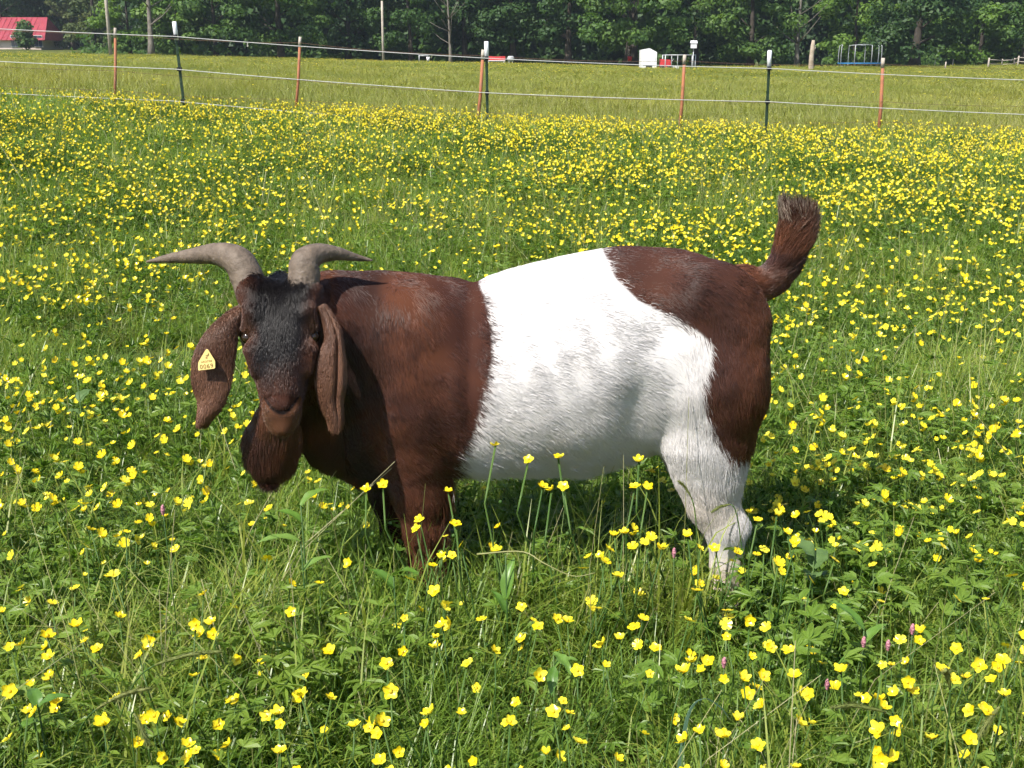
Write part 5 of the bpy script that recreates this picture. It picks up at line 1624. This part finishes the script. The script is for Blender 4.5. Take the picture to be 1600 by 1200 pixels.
def weed(label, u, v, Y, leaves, mat, wave=.001):
    q = at(u, v, Y); g0 = gz(q.x, Y); h = max(.03, q.z - g0)
    t = empty("broad_leaved_weed", (q.x, Y, g0)); tag(t, label, "weed", "broad-leaved weeds in the near grass")
    mb = MB(); mb.tube([(0, 0, -.01), (.003, .002, h * .5), (0, 0, h)], [.002, .0018, .0014], 6); mb.build("stem", m_stem, t, True)
    for (rz, ry, L, w, zf) in leaves:
        link("leaf", big_leaf(L, w, mat, wave), t, (0, 0, h * zf), (0, ry, rz))
weed("glossy lance-shaped leaf held flat beside the goat's shaded front leg", 470, 846, 1.93, [(math.pi * 1.02, -.1, .085, .012, 1), (.4, -.5, .06, .010, .8)], m_broad)
weed("long upright bright green leaf below the goat's white belly", 790, 868, 1.90, [(1.2, -1.15, .075, .012, .7), (2.4, -.9, .05, .009, .6)], m_broad)
weed("dull wide crinkled leaves right of the goat's white hind leg", 1272, 870, 2.02, [(2.6, -.4, .065, .024, 1), (.8, -.6, .05, .02, .9), (4.4, -.2, .04, .018, .85)], m_dock, .003)
weed("pointed twin leaves in front of the goat's brown front leg", 615, 900, 1.88, [(5.6, -.5, .065, .011, 1), (2.6, -.6, .06, .011, .9)], m_broad)
weed("dark lobed leaves lying on the grass beside a buttercup cluster", 865, 1020, 1.62, [(5.4, .3, .045, .009, 1), (4.6, .6, .045, .009, .9), (.3, -.3, .04, .009, .9)], m_broad, .002)
weed("arrow-shaped leaves beside the pink knotweed spikes", 1350, 985, 1.66, [(2.4, -.6, .07, .009, 1), (.6, -.5, .06, .008, .9), (3.6, -.2, .05, .008, .8)], m_broad)
weed("small round dull leaf among the flowers beyond the ear tag", 120, 590, 2.9, [(1.2, -.6, .05, .018, .8), (3.4, -.3, .04, .014, .7)], m_dock, .002)
weed("wide pale leaves low beneath the bending foxtails", 60, 1105, 1.5, [(.3, -.4, .045, .010, 1), (2.2, -.4, .045, .010, 1), (4.0, -.2, .035, .009, .9)], m_broad)
weed("dusty drooping leaves beside the goat's dark hanging beard", 470, 790, 2.0, [(.6, -.5, .06, .012, 1), (2.9, -.5, .055, .011, .9)], m_broad)
# one pale blue-green blade bent over in the grass, one arching straw
m_blue_g = leaf_mat("blue_green_blade", [(0, (0.10, 0.19, 0.12)), (1, (0.14, 0.24, 0.15))], .45, .4, .2)
P = spline([at(1062, 1200, 1.45), at(1075, 1120, 1.46), at(1098, 1092, 1.47), at(1125, 1105, 1.49), at(1140, 1125, 1.5)], 18)
tf = Tuft(); tf.strip([p + Vector((-.0035 * (1 - k / 19), 0, 0)) for k, p in enumerate(P)], [p + Vector((.0035 * (1 - k / 19), .002, 0)) for k, p in enumerate(P)], 0)
bl = link("bent_blade", tf.mesh("bent_blade", [m_blue_g])); tag(bl, "pale blue-green grass blade bent over in a hook", "grass blade")
sdm = bl.modifiers.new("thickness", 'SOLIDIFY'); sdm.thickness = .0008
P = spline([at(745, 866, 1.92), at(815, 862, 1.92), at(850, 880, 1.90), at(895, 900, 1.89), at(930, 895, 1.88)], 20)
mb = MB(); mb.tube(P, [.0016 - .00005 * k for k in range(20)], 6)
tag(mb.build("dry_stalk", m_straw, None, True), "pale arching dry stalk lying over the grass below the belly", "stalk")


# ---- thin summer haze over the field
mb = MB(); mb.box(-160, 160, -8, 215, -1.6, 27)
m = bpy.data.materials.new("haze"); m.use_nodes = True; nt = m.node_tree; nt.nodes.clear()
pv = nt.nodes.new("ShaderNodeVolumePrincipled"); pv.inputs["Density"].default_value = 0.00032
pv.inputs["Color"].default_value = (.75, .87, 1, 1); pv.inputs["Anisotropy"].default_value = 0.2
ou = nt.nodes.new("ShaderNodeOutputMaterial"); nt.links.new(pv.outputs[0], ou.inputs["Volume"])
hz_ = mb.build("haze", m); tag(hz_, "thin summer haze over the field", "haze", kind="stuff")
